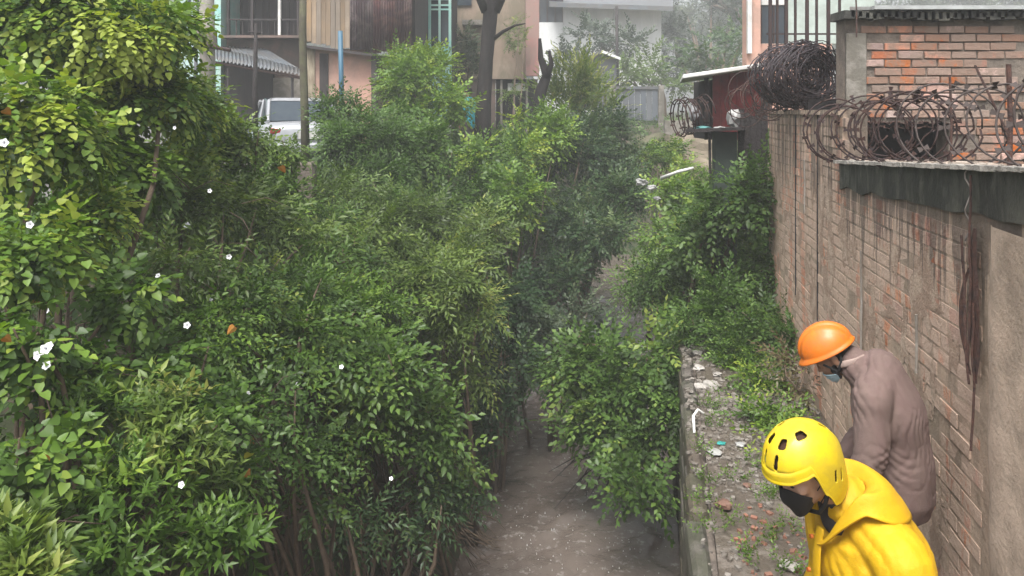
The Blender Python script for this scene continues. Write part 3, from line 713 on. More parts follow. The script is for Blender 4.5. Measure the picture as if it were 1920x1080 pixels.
a, b, c, d, e = P(1086, 205, 36), P(1156, 205, 36), P(1156, 112, 36), P(1127, 97, 36), P(1086, 118, 36)
dd = Vector((0, 4, 0)); M_shed = mat('shed_wall', (.11, .115, .125), (.075, .08, .088), rough=.8, scale=1.5)
MB().add([a, b, c, d, e, a + dd, b + dd, c + dd, d + dd, e + dd], [(0, 1, 2, 3, 4), (9, 8, 7, 6, 5), (0, 5, 6, 1), (1, 6, 7, 2), (2, 7, 8, 3), (3, 8, 9, 4), (4, 9, 5, 0)]).build('wall', M_shed, t)
up = Vector((0, 0, .06)); bk = Vector((0, -.3, 0))
for q in ((d, P(1162, 111, 36)), (P(1066, 124, 36), d)):
    MB().slab([q[0] + bk + up, q[1] + bk + up, q[1] + dd + up, q[0] + dd + up], .12).build('roof_slope', M_wh if q[0] is d else M_zinc2, t)
t = thing('metal_gate', 'dark grey sheet metal gate between two pale posts', 'gate', P(1195, 232, 33))
for i in range(7): MB().front(1157 + i * 11, 167, 1167.4 + i * 11, 226, 33 + .02 * (i % 2), .04).build('sheet', mat('gate_sheet', (.12, .135, .155), (.085, .095, .11), rough=.6, scale=1, rnd=.2), t)
MB().front(1152, 162, 1240, 167, 32.95, .1).build('top_rail', M_zinc2, t)
for x in (1144, 1235): MB().front(x, 160, x + 10, 240, 32.9, .2).build('post', M_conc, t)
t = thing('low_wall', 'low pale concrete wall at the top of the bare bank right of the gate', 'wall', P(1300, 260, 26))
MB().front(1247, 226, 1420, 268, 26, .3).build('wall', M_conc, t)
t = thing('bank_wall', 'rough beige retaining wall on the far bank above the shrubs', 'retaining wall', P(1270, 330, 20))
mb = MB(); N = 16
for j in range(7):
    for i in range(N + 1):
        p = P(lerp(1196, 1345, i / N), lerp(340, 252 + 4 * math.sin(i), j / 6), 20); p.y += .25 * j / 6 + .12 * fn(p.x * 2, p.z * 2, 0); mb.v.append(p)
for j in range(6):
    for i in range(N):
        a = j * (N + 1) + i; mb.f.append((a, a + 1, a + N + 2, a + N + 1))
o = mb.build('wall_face', M_dry, t); sm = o.modifiers.new('s', 'SOLIDIFY'); sm.thickness = .4; sm.offset = -1

# concrete pieces among the vines on the left bank
MB().front(398, 302, 492, 334, 8.6, .14).build('x', M_conc) if False else None
o = MB().front(398, 303, 492, 332, 8.9, .16).build('concrete_kerb', M_conc, None, bevel=.02, jit=.01); tag(o, 'broken grey concrete kerb half buried in the vines below the car', 'kerb')
o = MB().front(556, 305, 588, 400, 10.6, .24).build('concrete_stump', mat('stump', (.16, .13, .11), (.10, .085, .07), rough=.85, bump=1), None, bevel=.03, jit=.015); tag(o, 'square brown concrete stump standing in a dark gap between shrubs', 'post')

# ------------------------------------------------------------------ the parked car
def make_car(loc, rz):
    t = thing('car', 'silver saloon car parked under the corrugated porch roof', 'car', loc, rz)
    Mw = Matrix.Translation(loc) @ Matrix.Rotation(rz, 4, 'Z')
    M_body = mat('silver_paint', (.38, .39, .41), (.32, .33, .35), rough=.25, metal=.3, bump=.0, coat=.5, rvar=.05)
    M_win = M_glassd
    # forward is +Y locally; cross-sections (y, half width, z of sill, z of shoulder)
    prof = [(-2.1, .62, .38, .80), (-2.02, .78, .26, .92), (-1.7, .84, .2, .97), (-1.0, .86, .18, .97), (0, .87, .18, .95), (1.0, .86, .18, .92), (1.6, .84, .2, .84), (2.0, .76, .26, .72), (2.12, .6, .36, .6)]
    mb = MB(); n = 12
    for y, hw, z0, z1 in prof:
        for k in range(n):
            th = 2 * math.pi * k / n; cx, cz = math.cos(th), math.sin(th)
            sx = math.copysign(abs(cx) ** .35, cx); sz = math.copysign(abs(cz) ** .45, cz)
            mb.v.append(Mw @ Vector((sx * hw, y, (z0 + z1) / 2 + sz * (z1 - z0) / 2)))
    for i in range(len(prof) - 1):
        for k in range(n): mb.f.append((i * n + k, i * n + (k + 1) % n, (i + 1) * n + (k + 1) % n, (i + 1) * n + k))
    mb.f.append(tuple(range(n))[::-1]); mb.f.append(tuple((len(prof) - 1) * n + k for k in range(n)))
    body = mb.build('body', M_body, t, smooth=True)
    cab = [(-1.55, .70, .95, .97), (-1.05, .60, .95, 1.36), (-.3, .61, .95, 1.43), (.35, .60, .95, 1.38), (1.05, .68, .93, .96)]
    def ring(y, hw, z0, z1, g=0): return [Vector((-hw - .06 * (z1 - 1) - g, y, z0)), Vector((hw + .06 + g, y, z0)), Vector((hw - g * 0, y, z1 + g)), Vector((-hw, y, z1 + g))]
    mb = MB()
    for y, hw, z0, z1 in cab: mb.v += [Mw @ q for q in ring(y, hw + (.1 if z1 > 1 else 0) * 0, z0, z1)]
    for i in range(4):
        for k in range(4): mb.f.append((i * 4 + k, i * 4 + (k + 1) % 4, (i + 1) * 4 + (k + 1) % 4, (i + 1) * 4 + k))
    mb.build('glass', M_win, t)
    mb = MB(); mb.hexa([Mw @ Vector(q) for q in ((-.6, -1.08, 1.36), (.6, -1.08, 1.36), (.6, .4, 1.385), (-.6, .4, 1.385), (-.5, -.95, 1.43), (.5, -.95, 1.43), (.5, .3, 1.44), (-.5, .3, 1.44))]); mb.build('roof', M_body, t, smooth=False, bevel=.02)
    for s in (-1, 1):
        for y0, z0, y1, z1 in ((-1.58, .96, -1.06, 1.37), (-.32, .96, -.30, 1.4), (1.08, .95, .36, 1.38)):
            mb = MB(); mb.tube([Mw @ Vector((s * .70, y0, z0)), Mw @ Vector((s * .615, y1, z1))], .035, 6); mb.build('roof_pillar', M_body, t)
        mb = MB(); mb.box(Mw @ Vector((s * .62, -2.05, .78)), (.2, .1, .11), Mw.to_3x3()); mb.build('tail_light', mat('tail_light_red', (.35, .02, .02), rough=.2), t, bevel=.02)
        for y in (-1.35, 1.35):
            wz = MB(); c = Mw @ Vector((s * .80, y, .31)); ax = Mw.to_3x3() @ Vector((s, 0, 0))
            ww = MB(); ww.tube([c - ax * .1, c + ax * .1], .31, 18); wo = ww.build('wheel', mat('tyre', (.02, .02, .02), rough=.8), t, smooth=False, bevel=.0)
            rm = MB(); rm.tube([c + ax * .1, c + ax * .112], .19, 14); rm.build('rim', mat('rim', (.4, .4, .42), rough=.3, metal=.6), wo)
    mb = MB(); mb.box(Mw @ Vector((0, -2.12, .45)), (1.5, .14, .2), Mw.to_3x3()); mb.build('bumper', M_body, t, bevel=.04)
    mb = MB(); mb.box(Mw @ Vector((0, -2.115, .70)), (.42, .03, .14), Mw.to_3x3()); mb.build('number_plate', M_white, t)
    return t
make_car(P(560, 330, 15.6) * 0 + Vector((P(548, 0, 17.2).x, 17.2, -1.14)), R(24))
# ------------------------------------------------------------------ foliage
def leaf_mat(name, stops, trans=.30, rough=.45):
    m = bpy.data.materials.new(name); m.use_nodes = True; t = m.node_tree; t.nodes.clear()
    out = t.nodes.new('ShaderNodeOutputMaterial'); b = t.nodes.new('ShaderNodeBsdfPrincipled')
    at = t.nodes.new('ShaderNodeAttribute'); at.attribute_name = 'tint'
    col = ramp(t, at.outputs['Fac'], stops)
    t.links.new(col, b.inputs['Base Color']); b.inputs['Roughness'].default_value = rough; b.inputs['Specular IOR Level'].default_value = .35
    tr = t.nodes.new('ShaderNodeBsdfTranslucent'); hs_ = t.nodes.new('ShaderNodeHueSaturation'); hs_.inputs['Value'].default_value = 1.5; hs_.inputs['Saturation'].default_value = 1.1
    t.links.new(col, hs_.inputs['Color']); t.links.new(hs_.outputs[0], tr.inputs['Color'])
    mx = t.nodes.new('ShaderNodeMixShader'); mx.inputs[0].default_value = trans
    t.links.new(b.outputs[0], mx.inputs[1]); t.links.new(tr.outputs[0], mx.inputs[2]); t.links.new(mx.outputs[0], out.inputs[0])
    return m
LM = {
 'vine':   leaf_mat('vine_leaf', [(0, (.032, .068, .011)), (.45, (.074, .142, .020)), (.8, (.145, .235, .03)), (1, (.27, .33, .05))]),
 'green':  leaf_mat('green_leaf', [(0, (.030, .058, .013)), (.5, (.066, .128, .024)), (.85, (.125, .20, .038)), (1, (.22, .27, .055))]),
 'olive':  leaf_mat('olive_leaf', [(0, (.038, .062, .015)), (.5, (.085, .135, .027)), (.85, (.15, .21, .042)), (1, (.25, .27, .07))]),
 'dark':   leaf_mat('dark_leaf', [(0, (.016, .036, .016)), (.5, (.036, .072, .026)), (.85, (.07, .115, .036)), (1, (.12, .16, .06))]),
 'lime':   leaf_mat('lime_leaf', [(0, (.05, .085, .018)), (.5, (.10, .16, .03)), (.85, (.17, .23, .045)), (1, (.28, .30, .08))]),
 'dry':    leaf_mat('dry_leaf', [(0, (.06, .045, .025)), (.5, (.11, .08, .045)), (.85, (.12, .12, .05)), (1, (.2, .17, .1))]),
 'far':    leaf_mat('far_leaf', [(0, (.03, .05, .03)), (.5, (.055, .08, .045)), (.85, (.09, .12, .06)), (1, (.15, .17, .09))]),
}
def leaf(kind):
    """unit leaf along +Y from the origin, face up +Z: vertices, triangles"""
    if kind == 'heart':
        v = [(0, 0, 0), (-.34, -.02, .06), (.34, -.02, .06), (-.43, .28, .05), (.43, .28, .05), (-.24, .68, -.02), (.24, .68, -.02), (0, 1, -.12), (0, .4, -.05)]
        f = [(0, 8, 1), (1, 8, 3), (3, 8, 5), (5, 8, 7), (7, 8, 6), (6, 8, 4), (4, 8, 2), (2, 8, 0)]
    elif kind == 'oval':
        v = [(0, 0, 0), (-.24, .38, .07), (.24, .38, .07), (-.17, .72, .02), (.17, .72, .02), (0, 1, -.14), (0, .5, -.02)]
        f = [(0, 6, 1), (1, 6, 3), (3, 6, 5), (5, 6, 4), (4, 6, 2), (2, 6, 0)]
    elif kind == 'lance':
        v = [(0, 0, 0), (-.16, .4, .06), (.16, .4, .06), (0, 1, -.18), (0, .45, 0)]
        f = [(0, 4, 1), (1, 4, 3), (3, 4, 2), (2, 4, 0)]
    else:               # small far leaf
        v = [(0, 0, 0), (-.31, .45, .05), (.31, .45, .05), (0, 1, -.12)]
        f = [(0, 3, 1), (0, 2, 3)]
    return np.array(v, float), np.array(f, int)
def rotm(d, up):
    d = d / np.linalg.norm(d, axis=-1, keepdims=True)
    x = np.cross(d, up); x /= np.linalg.norm(x, axis=-1, keepdims=True) + 1e-9
    z = np.cross(x, d)
    return np.stack([x, d, z], -1)
def sprig(kind, n, L, leafL, spread=.9, r=None, whorl=False):
    """a drooping shoot with n leaves; length L, leaves leafL"""
    lv, lf = leaf(kind); V = []; Fc = []; Tn = []
    for i in range(n):
        f = (i + .6) / n; side = -1 if i % 2 else 1
        p = np.array([r.normal(0, .02) * L, f * L, -.28 * L * f * f])
        if whorl:
            th = i * 2.4; d = np.array([math.cos(th) * spread, .9 - .3 * f, math.sin(th) * spread])
            up = np.array([math.cos(th) * -.3, .9, .5])
        else:
            a = spread * (1.05 - .55 * f) * side; d = np.array([math.sin(a), math.cos(a), r.normal(-.12, .22)])
            up = np.array([r.normal(0, .25), r.normal(0, .2), 1.0])
        if i == n - 1: d = np.array([.05, 1, -.2])
        Rm = rotm(d[None], up[None])[0]; s = leafL * r.uniform(.7, 1.15) * (1 - .25 * f)
        V.append((lv * s) @ Rm.T + p); Fc.append(lf + len(lv) * i); Tn.append(np.full(len(lv), r.normal(0, .09) + .16 * (f - .5)))
    return np.concatenate(V), np.concatenate(Fc), np.concatenate(Tn)
class Foliage:
    def __init__(s): s.V = []; s.F = []; s.T = []; s.n = 0
    def add(s, tmpl, pos, dirs, ups, scale, tint):
        V, Fc, Tn = tmpl; k = len(pos)
        if k == 0: return
        Rm = rotm(dirs, ups)
        W = np.einsum('kij,vj->kvi', Rm, V) * scale[:, None, None] + pos[:, None, :]
        s.V.append(W.reshape(-1, 3)); nv = len(V)
        s.F.append((Fc[None] + (np.arange(k) * nv)[:, None, None] + s.n).reshape(-1, 3))
        s.T.append((Tn[None] + tint[:, None]).reshape(-1)); s.n += k * nv
    def tris(s): return sum(len(f) for f in s.F)
    def build(s, name, m, parent=None, kind=None):
        V = np.concatenate(s.V).astype(np.float32); Fc = np.concatenate(s.F).astype(np.int32); Tn = np.clip(np.concatenate(s.T), 0, 1).astype(np.float32)
        if parent is not None: V = V - np.array(parent_world(parent).translation, dtype=np.float32)
        me = bpy.data.meshes.new(name); me.vertices.add(len(V)); me.vertices.foreach_set('co', V.ravel())
        me.loops.add(len(Fc) * 3); me.loops.foreach_set('vertex_index', Fc.ravel())
        me.polygons.add(len(Fc)); me.polygons.foreach_set('loop_start', np.arange(0, len(Fc) * 3, 3, dtype=np.int32))
        me.update(calc_edges=True)
        a = me.attributes.new('tint', 'FLOAT', 'POINT'); a.data.foreach_set('value', Tn)
        me.materials.append(m); o = link(name, me, parent)
        if kind: o['kind'] = kind
        return o
# shoot templates per habit: (leaf kind, leaves, shoot length, leaf length)
HAB = {
 'vine':   dict(t=[sprig('heart', 7, .26, .063, 1.1, rng) for _ in range(4)], cov=1.5, rc=.26, droop=-.55),
 'vinebig':dict(t=[sprig('heart', 6, .26, .076, 1.1, rng) for _ in range(4)], cov=1.5, rc=.26, droop=-.6),
 'oval':   dict(t=[sprig('oval', 10, .32, .072, .95, rng) for _ in range(4)], cov=1.2, rc=.27, droop=-.1),
 'broad':  dict(t=[sprig('oval', 8, .34, .105, .95, rng) for _ in range(4)], cov=1.25, rc=.30, droop=-.2),
 'lance':  dict(t=[sprig('lance', 14, .24, .115, .8, rng, True) for _ in range(4)], cov=1.1, rc=.22, droop=.9),
 'small':  dict(t=[sprig('lance', 11, .36, .105, 1.15, rng) for _ in range(4)], cov=1.25, rc=.30, droop=-.05),
 'fine':   dict(t=[sprig('tiny', 11, .38, .10, 1.1, rng) for _ in range(4)], cov=1.25, rc=.34, droop=-.05),
 'farl':   dict(t=[sprig('tiny', 12, .9, .24, .9, rng) for _ in range(4)], cov=1.0, rc=.8, droop=.2),
 'grass':  dict(t=[sprig('lance', 16, .10, .13, .55, rng, True) for _ in range(4)], cov=1.2, rc=.16, droop=1.2),
 'willow': dict(t=[sprig('lance', 14, .8, .16, .5, rng) for _ in range(4)], cov=1.1, rc=.4, droop=1.3),
}
LAREA = {'heart': .55, 'oval': .36, 'lance': .13, 'tiny': .25}
ELLS = []
NTRI = [0]
CAM = np.zeros(3)
def fill(fol, c, r, hab, tint, dens=1.0, tv=.12, hollow=.75, rcm=1.0, keep_low=False, seed=None):
    """clothe an ellipsoid with clumps of shoots"""
    H = HAB[hab]; c = np.array(c, float); r = np.array(r, float)
    ELLS.append((c, r))
    area = 4 * math.pi * (((r[0] * r[1]) ** 1.6 + (r[0] * r[2]) ** 1.6 + (r[1] * r[2]) ** 1.6) / 3) ** (1 / 1.6)
    rc = H['rc'] * rcm * min(1.5, max(.55, (float(np.mean(r)) / .9) ** .5))
    ncl = max(4, int(area / (rc * rc * 2.7) * dens))
    per = {'heart': .55, 'oval': .36, 'lance': .13, 'tiny': .25}
    one = np.mean([np.abs(np.linalg.norm(np.cross(t[0][t[1][:, 1]] - t[0][t[1][:, 0]], t[0][t[1][:, 2]] - t[0][t[1][:, 0]]), axis=1)).sum() / 2 for t in H['t']])
    nsp = max(4, int(H['cov'] * 4 * rc * rc * 2.2 / one))
    for _ in range(ncl):
        n = rng.normal(size=3); n /= np.linalg.norm(n)
        if not keep_low and n[2] < -.35 and rng.random() < .8: n[2] *= -1
        tocam = -(c + n * r); tocam /= np.linalg.norm(tocam)
        if n @ tocam < -.35 and rng.random() < .75: n[:2] *= -1
        q = 1.0 + rng.normal(0, .10) if rng.random() < hollow else rng.uniform(.45, .9)
        cc = c + n * r * q
        ct = tint + rng.normal(0, tv * 1.6)
        rr = rc * rng.uniform(.55, 1.35); ssc = min(1.0, .55 + .5 * rcm)
        k = max(3, int(nsp * (rr / rc) ** 2)); m = rng.normal(size=(k, 3)); m /= np.linalg.norm(m, axis=1, keepdims=True)
        m = m + n * .55; m /= np.linalg.norm(m, axis=1, keepdims=True)
        pos = cc + m * (rr * rng.uniform(.25, 1.0, (k, 1))) * np.array([1, 1, .75])
        d = m * .9 + rng.normal(0, .45, (k, 3)); d[:, 2] += H['droop'] * rng.uniform(.6, 1.3, k)
        up = np.array([0, 0, 1.0]) + n * .55 + m * .3 + rng.normal(0, .28, (k, 3))
        up[:, :] += 1e-3
        ti = rng.integers(0, len(H['t']), k); sc = rng.uniform(.7, 1.25, k) * ssc; tt = ct + rng.normal(0, .05, k)
        for a in range(len(H['t'])):
            s_ = ti == a; fol.add(H['t'][a], pos[s_], d[s_], up[s_], sc[s_], tt[s_])
grow = dict(vine=.33, vinebig=.33, oval=.38, broad=.40, lance=.22, small=.42, fine=.45, farl=1.0, grass=.22, willow=.6)
def bush(name, label, cat, hab, lm, ells, tint=.45, base=None, dens=1.0, stems=5, tv=.12, group=None, rcm=1.0, part='foliage', stem_r=.03, hollow=.75, keep_low=False, extra=None):
    """ells: (px, py, Z, half width px, half height px, half depth m)"""
    px, py, Z, a, b, d = ells[0]
    if base is None:
        lo = max(ells, key=lambda e: e[1] + e[4]); base = P(lo[0], lo[1] + lo[4], lo[2])
        u = base.x - K * base.y; hz = height(u, base.y)
        base.z = hz if hz > base.z - 3 and hz < base.z + .5 else base.z
    base = Vector(base)
    t = thing(name, label, cat, base, 0, group)
    F_ = Foliage()
    for (px, py, Z, a, b, d) in ells:
        c = P(px, py, Z); g_ = grow.get(hab, .3)
        ra, rb = a / F * Z, b / F * Z
        sh = lambda q: max(q * .45, q - g_)
        fill(F_, c, (sh(ra), sh(d), sh(rb)), hab, tint, dens, tv, hollow, rcm * min(1, max(.45, min(ra, rb, d) / .55)) if hab not in ('farl',) else rcm, keep_low)
    NTRI[0] += F_.tris()
    F_.build(part, LM[lm], t)
    mb = MB(); r_ = random.Random(hash(label) % 1000 if False else len(label) * 7)
    for k in range(stems):
        e = ells[k % len(ells)]; c = P(e[0], e[1], e[2]); ra = (e[3] / F * e[2], e[5], e[4] / F * e[2])
        tgt = c + Vector((r_.uniform(-.6, .6) * ra[0], r_.uniform(-.6, .6) * ra[1], r_.uniform(0, .7) * ra[2]))
        b0 = base + Vector((r_.uniform(-.2, .2), r_.uniform(-.1, .1), -.05)); mid = b0.lerp(tgt, .5) + Vector((r_.uniform(-.2, .2), r_.uniform(-.2, .2), .15))
        mb.tube([b0, b0.lerp(mid, .5) + Vector((r_.uniform(-.05, .05), 0, 0)), mid, mid.lerp(tgt, .5) + Vector((0, r_.uniform(-.1, .1), .05)), tgt], [stem_r, stem_r * .85, stem_r * .65, stem_r * .4, stem_r * .15], 6)
    if stems: mb.build('stem', M_stem, t, smooth=True)
    if extra: extra(t)
    return t
def hit(px, py, zmax=60):
    """nearest foliage surface along the ray through a pixel"""
    d = np.array(P(px, py, 1.0)); best = None
    for c, r in ELLS:
        A = ((d / r) ** 2).sum(); B = -2 * (d * c / r / r).sum(); Cc = ((c / r) ** 2).sum() - 1; D = B * B - 4 * A * Cc
        if D > 0:
            s_ = (-B - math.sqrt(D)) / 2 / A
            if s_ > .5 and (best is None or s_ < best): best = s_
    return (best or 6.0)

# --- near left bank
vine = bush('morning_glory', 'tall curtain of bright heart leaved morning glory vine on the near left bank', 'vine', 'vine', 'vine', [
    (120, 60, 6.0, 250, 160, .8), (60, 250, 4.9, 170, 160, .7), (250, 190, 6.2, 150, 130, .7), (300, 60, 7.0, 90, 120, .7), (350, 200, 7.2, 85, 90, .6),
    (330, 320, 7.4, 110, 80, .7), (400, 250, 8.2, 80, 60, .6), (40, 470, 4.3, 130, 120, .55), (150, 420, 5.2, 130, 110, .5), (230, 330, 6.0, 120, 110, .6)], tint=.60, tv=.16, stems=5, dens=1.35, rcm=1.0)
vine2 = bush('morning_glory', 'duller low morning glory with orange dying leaves and a cluster of white flowers', 'vine', 'vinebig', 'vine', [
    (40, 640, 3.9, 120, 90, .4), (130, 700, 4.3, 110, 90, .4), (30, 850, 3.6, 130, 90, .4), (230, 560, 4.9, 110, 80, .4)], tint=.42, tv=.14, stems=8, dens=1.2)
bush('scrambling_vine', 'olive scrambling vine with small leaves spilling from the tall vine towards the parked car', 'vine', 'vine', 'lime', [
    (440, 265, 8.2, 100, 55, .6), (530, 290, 9.2, 70, 40, .5), (400, 200, 7.8, 45, 60, .4)], tint=.45, stems=4)
bush('tangled_creeper', 'tangled olive brown creeper with thin stems covering the slope below the concrete kerb', 'creeper', 'small', 'olive', [
    (360, 400, 6.8, 120, 80, .6), (470, 430, 7.6, 110, 85, .6), (330, 520, 5.8, 120, 90, .5), (550, 470, 8.6, 90, 80, .5)], tint=.42, stems=8, tv=.15)
bush('leafy_shrub', 'mid green shrub with oval leaves in the middle of the left slope', 'shrub', 'oval', 'green', [
    (450, 560, 6.3, 120, 80, .6), (560, 570, 7.2, 110, 85, .6), (420, 660, 5.6, 90, 70, .5)], tint=.50, stems=6)
bush('broadleaf_shrub', 'lush green shrub with large glossy leaves overhanging the earth cut by the water', 'shrub', 'broad', 'green', [
    (700, 690, 7.0, 130, 95, .7), (620, 640, 6.8, 110, 80, .6), (790, 800, 7.4, 110, 90, .6), (840, 870, 7.8, 65, 60, .4), (680, 800, 6.8, 100, 70, .5)], tint=.56, stems=6)
bush('lanceleaf_plant', 'bright upright plant with long pointed leaves in whorls in the lower left foreground', 'plant', 'lance', 'lime', [
    (300, 790, 4.2, 75, 50, .28), (330, 860, 4.1, 70, 55, .28), (370, 910, 4.2, 60, 50, .25)], tint=.5, stems=9, dens=1.0, stem_r=.012)
bush('lanceleaf_plant', 'darker pointed leaf plant at the bottom edge below the brightest whorled plant', 'plant', 'lance', 'vine', [
    (410, 1030, 3.9, 90, 60, .3), (250, 930, 3.8, 90, 55, .3), (240, 1040, 3.6, 80, 60, .3), (160, 800, 4.0, 80, 50, .25)], tint=.36, stems=8, stem_r=.012)
bush('grass_tuft', 'yellow green grassy plant with fine blades, lowest on the near left bank', 'grass', 'grass', 'lime', [(20, 1020, 3.1, 75, 75, .25), (60, 1075, 3.0, 70, 60, .25)], tint=.55, stems=0)
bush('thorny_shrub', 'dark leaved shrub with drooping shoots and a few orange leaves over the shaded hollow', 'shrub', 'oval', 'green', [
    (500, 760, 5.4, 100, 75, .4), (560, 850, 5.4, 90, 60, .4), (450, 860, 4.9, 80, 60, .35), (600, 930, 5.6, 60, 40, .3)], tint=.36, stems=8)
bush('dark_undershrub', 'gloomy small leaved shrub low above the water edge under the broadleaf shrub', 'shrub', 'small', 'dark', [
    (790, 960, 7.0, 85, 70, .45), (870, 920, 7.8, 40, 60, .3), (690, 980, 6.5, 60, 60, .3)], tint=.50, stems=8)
# --- middle of the left bank
bush('bamboo_like_shrub', 'olive shrub with narrow drooping leaves leaning over the middle of the channel', 'shrub', 'small', 'olive', [
    (800, 530, 9.0, 130, 75, .8), (880, 600, 9.0, 75, 70, .6), (870, 700, 9.2, 75, 60, .5), (700, 460, 9.4, 110, 65, .7)], tint=.52, stems=6)
bush('feathery_shrub', 'dull green feathery shrub between the stump and the drooping olive shrub', 'shrub', 'small', 'green', [
    (640, 520, 8.4, 110, 80, .7), (620, 430, 9.6, 80, 45, .5), (740, 400, 11, 90, 50, .6)], tint=.5, stems=5)
bush('round_bush', 'dense dark green rounded bush right of the mossy post', 'bush', 'oval', 'green', [
    (680, 270, 12.6, 115, 85, .9), (640, 220, 13, 70, 60, .7), (720, 340, 12, 80, 60, .7)], tint=.34, stems=5)
bush('dark_bush', 'dark leafy bush in the centre below the tall dark trunk', 'bush', 'fine', 'green', [
    (800, 300, 13.6, 90, 95, .9), (860, 400, 13, 100, 80, .9), (760, 230, 14.5, 60, 50, .6)], tint=.36, stems=5)
bush('yellowish_bush', 'bush with yellow green tips at the foot of the tall dark trunk', 'bush', 'fine', 'vine', [
    (945, 300, 15.5, 85, 75, .9), (1010, 260, 17, 90, 80, 1.0), (960, 380, 14.5, 75, 90, .8)], tint=.58, stems=5)
bush('waterside_tree', 'deep green tree whose crown hangs over the far bend of the channel', 'tree', 'fine', 'dark', [
    (1080, 300, 18, 105, 80, 1.2), (1130, 260, 19, 85, 65, 1.0), (1080, 430, 16.5, 110, 90, 1.1), (1150, 350, 18, 75, 80, .9), (1040, 540, 14.5, 85, 100, .8), (1130, 450, 15, 80, 80, .8), (1155, 400, 16.5, 70, 90, .9)], tint=.62, stems=6, stem_r=.07)
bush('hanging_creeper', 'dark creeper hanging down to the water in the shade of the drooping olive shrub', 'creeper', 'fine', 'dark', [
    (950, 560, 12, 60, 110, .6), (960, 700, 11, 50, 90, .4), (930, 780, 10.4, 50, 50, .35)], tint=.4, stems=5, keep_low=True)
bush('slope_shrub', 'yellowish green shrub on the slope beside the concrete stump', 'shrub', 'oval', 'vine', [
    (470, 350, 9.0, 110, 60, .7), (520, 400, 9.0, 100, 70, .7), (420, 330, 8.2, 80, 60, .5)], tint=.40, stems=5)
bush('slope_shrub', 'fresh green leafy shrub between the olive creeper and the glossy shrub', 'shrub', 'oval', 'vine', [
    (620, 590, 7.6, 120, 80, .6), (520, 650, 6.4, 110, 90, .6), (700, 600, 8.0, 100, 80, .6), (400, 610, 5.7, 110, 80, .5)], tint=.44, stems=6)
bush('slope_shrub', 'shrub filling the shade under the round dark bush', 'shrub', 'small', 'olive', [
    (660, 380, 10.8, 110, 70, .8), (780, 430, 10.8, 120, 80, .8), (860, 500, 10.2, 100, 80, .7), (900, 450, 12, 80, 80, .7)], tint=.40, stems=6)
bush('low_vine', 'dense low vine mat between the lanceleaf plant and the thorny shaded shrub', 'vine', 'vine', 'vine', [
    (300, 700, 4.9, 130, 90, .5), (400, 790, 4.8, 110, 90, .5), (150, 950, 3.9, 120, 90, .4), (420, 930, 4.6, 100, 80, .4)], tint=.32, stems=6)
# --- right bank
def dead(t):
    mb = MB(); r_ = random.Random(4)
    for k in range(14):
        a = P(1150 + r_.uniform(-30, 30), 850, 10.1); b = P(1090 + r_.uniform(-70, 60), 900 + r_.uniform(-40, 70), 9.8 + r_.uniform(-.3, .3)); m_ = a.lerp(b, .5) + Vector((r_.uniform(-.08, .08), 0, .08))
        mb.tube([a, m_, b], [.012, .008, .003], 5)
    mb.build('bare_twigs', M_bark, t, smooth=True)
bush('overhanging_shrub', 'shrub growing over the channel wall edge with bare twigs dipping towards the muddy water', 'shrub', 'fine', 'green', [
    (1160, 700, 10.0, 150, 95, .8), (1215, 810, 9.2, 95, 110, .5), (1110, 800, 9.8, 110, 70, .6), (1195, 910, 8.6, 80, 80, .5), (1050, 700, 11.5, 80, 65, .6), (1262, 660, 9.3, 75, 80, .5), (1255, 760, 8.9, 50, 90, .4), (1180, 760, 9.6, 140, 110, .6)], tint=.42, stems=8, base=C(.33, 10.2, -3.2), extra=dead)
bush('ledge_bush', 'large fresh green bush at the far end of the ledge against the wall', 'bush', 'oval', 'green', [
    (1290, 540, 11.2, 150, 110, .9), (1390, 590, 9.5, 115, 95, .7), (1300, 620, 9.8, 90, 70, .6), (1440, 520, 9.9, 75, 90, .5), (1350, 450, 12, 110, 90, .9), (1450, 630, 8.6, 80, 75, .45), (1330, 620, 9.2, 80, 60, .5), (1400, 660, 8.7, 90, 60, .5)], tint=.44, stems=7, base=C(1.0, 10.3, -2.7))
bush('leggy_shrub', 'shrub with bluish green tops reaching up beside the dark green board', 'shrub', 'fine', 'green', [
    (1395, 380, 9.9, 75, 95, .45), (1340, 400, 10.0, 75, 70, .4), (1425, 340, 10.0, 35, 60, .3), (1310, 450, 10.4, 80, 70, .5)], tint=.40, stems=5)
bush('pale_bush', 'light yellow green bush on the bare far bank left of the dark board', 'bush', 'fine', 'vine', [
    (1265, 370, 15.5, 60, 50, .7), (1250, 290, 19.5, 40, 36, .6), (1212, 310, 19, 45, 50, .7), (1295, 325, 18.5, 38, 30, .5), (1230, 450, 14.5, 50, 60, .6)], tint=.62, stems=4)
bush('weed', 'bright low weeds growing along the foot of the brick wall on the ledge', 'weeds', 'oval', 'vine', [
    (1420, 735, 7.8, 75, 75, .4), (1450, 805, 6.9, 85, 65, .4), (1390, 770, 7.6, 50, 40, .3), (1375, 690, 8.6, 65, 50, .4), (1480, 850, 6.2, 55, 40, .3)], tint=.56, stems=0, base=C(1.3, 7.5, -2.7), dens=1.3, rcm=.8)
bush('dry_weed', 'brownish withering weed leaning on the brick wall above the bright low weeds', 'weeds', 'small', 'dry', [(1475, 690, 7.7, 36, 60, .25), (1495, 740, 7.0, 22, 50, .2)], tint=.5, stems=4, base=C(1.5, 7.3, -2.7), dens=.7, stem_r=.012)
bush('mist_shrub', 'greyish green shrub dipping towards the pale water at the channel bend', 'shrub', 'fine', 'far', [
    (1090, 600, 13.2, 60, 45, .5), (1010, 640, 11.8, 55, 50, .4)], tint=.45, stems=5)
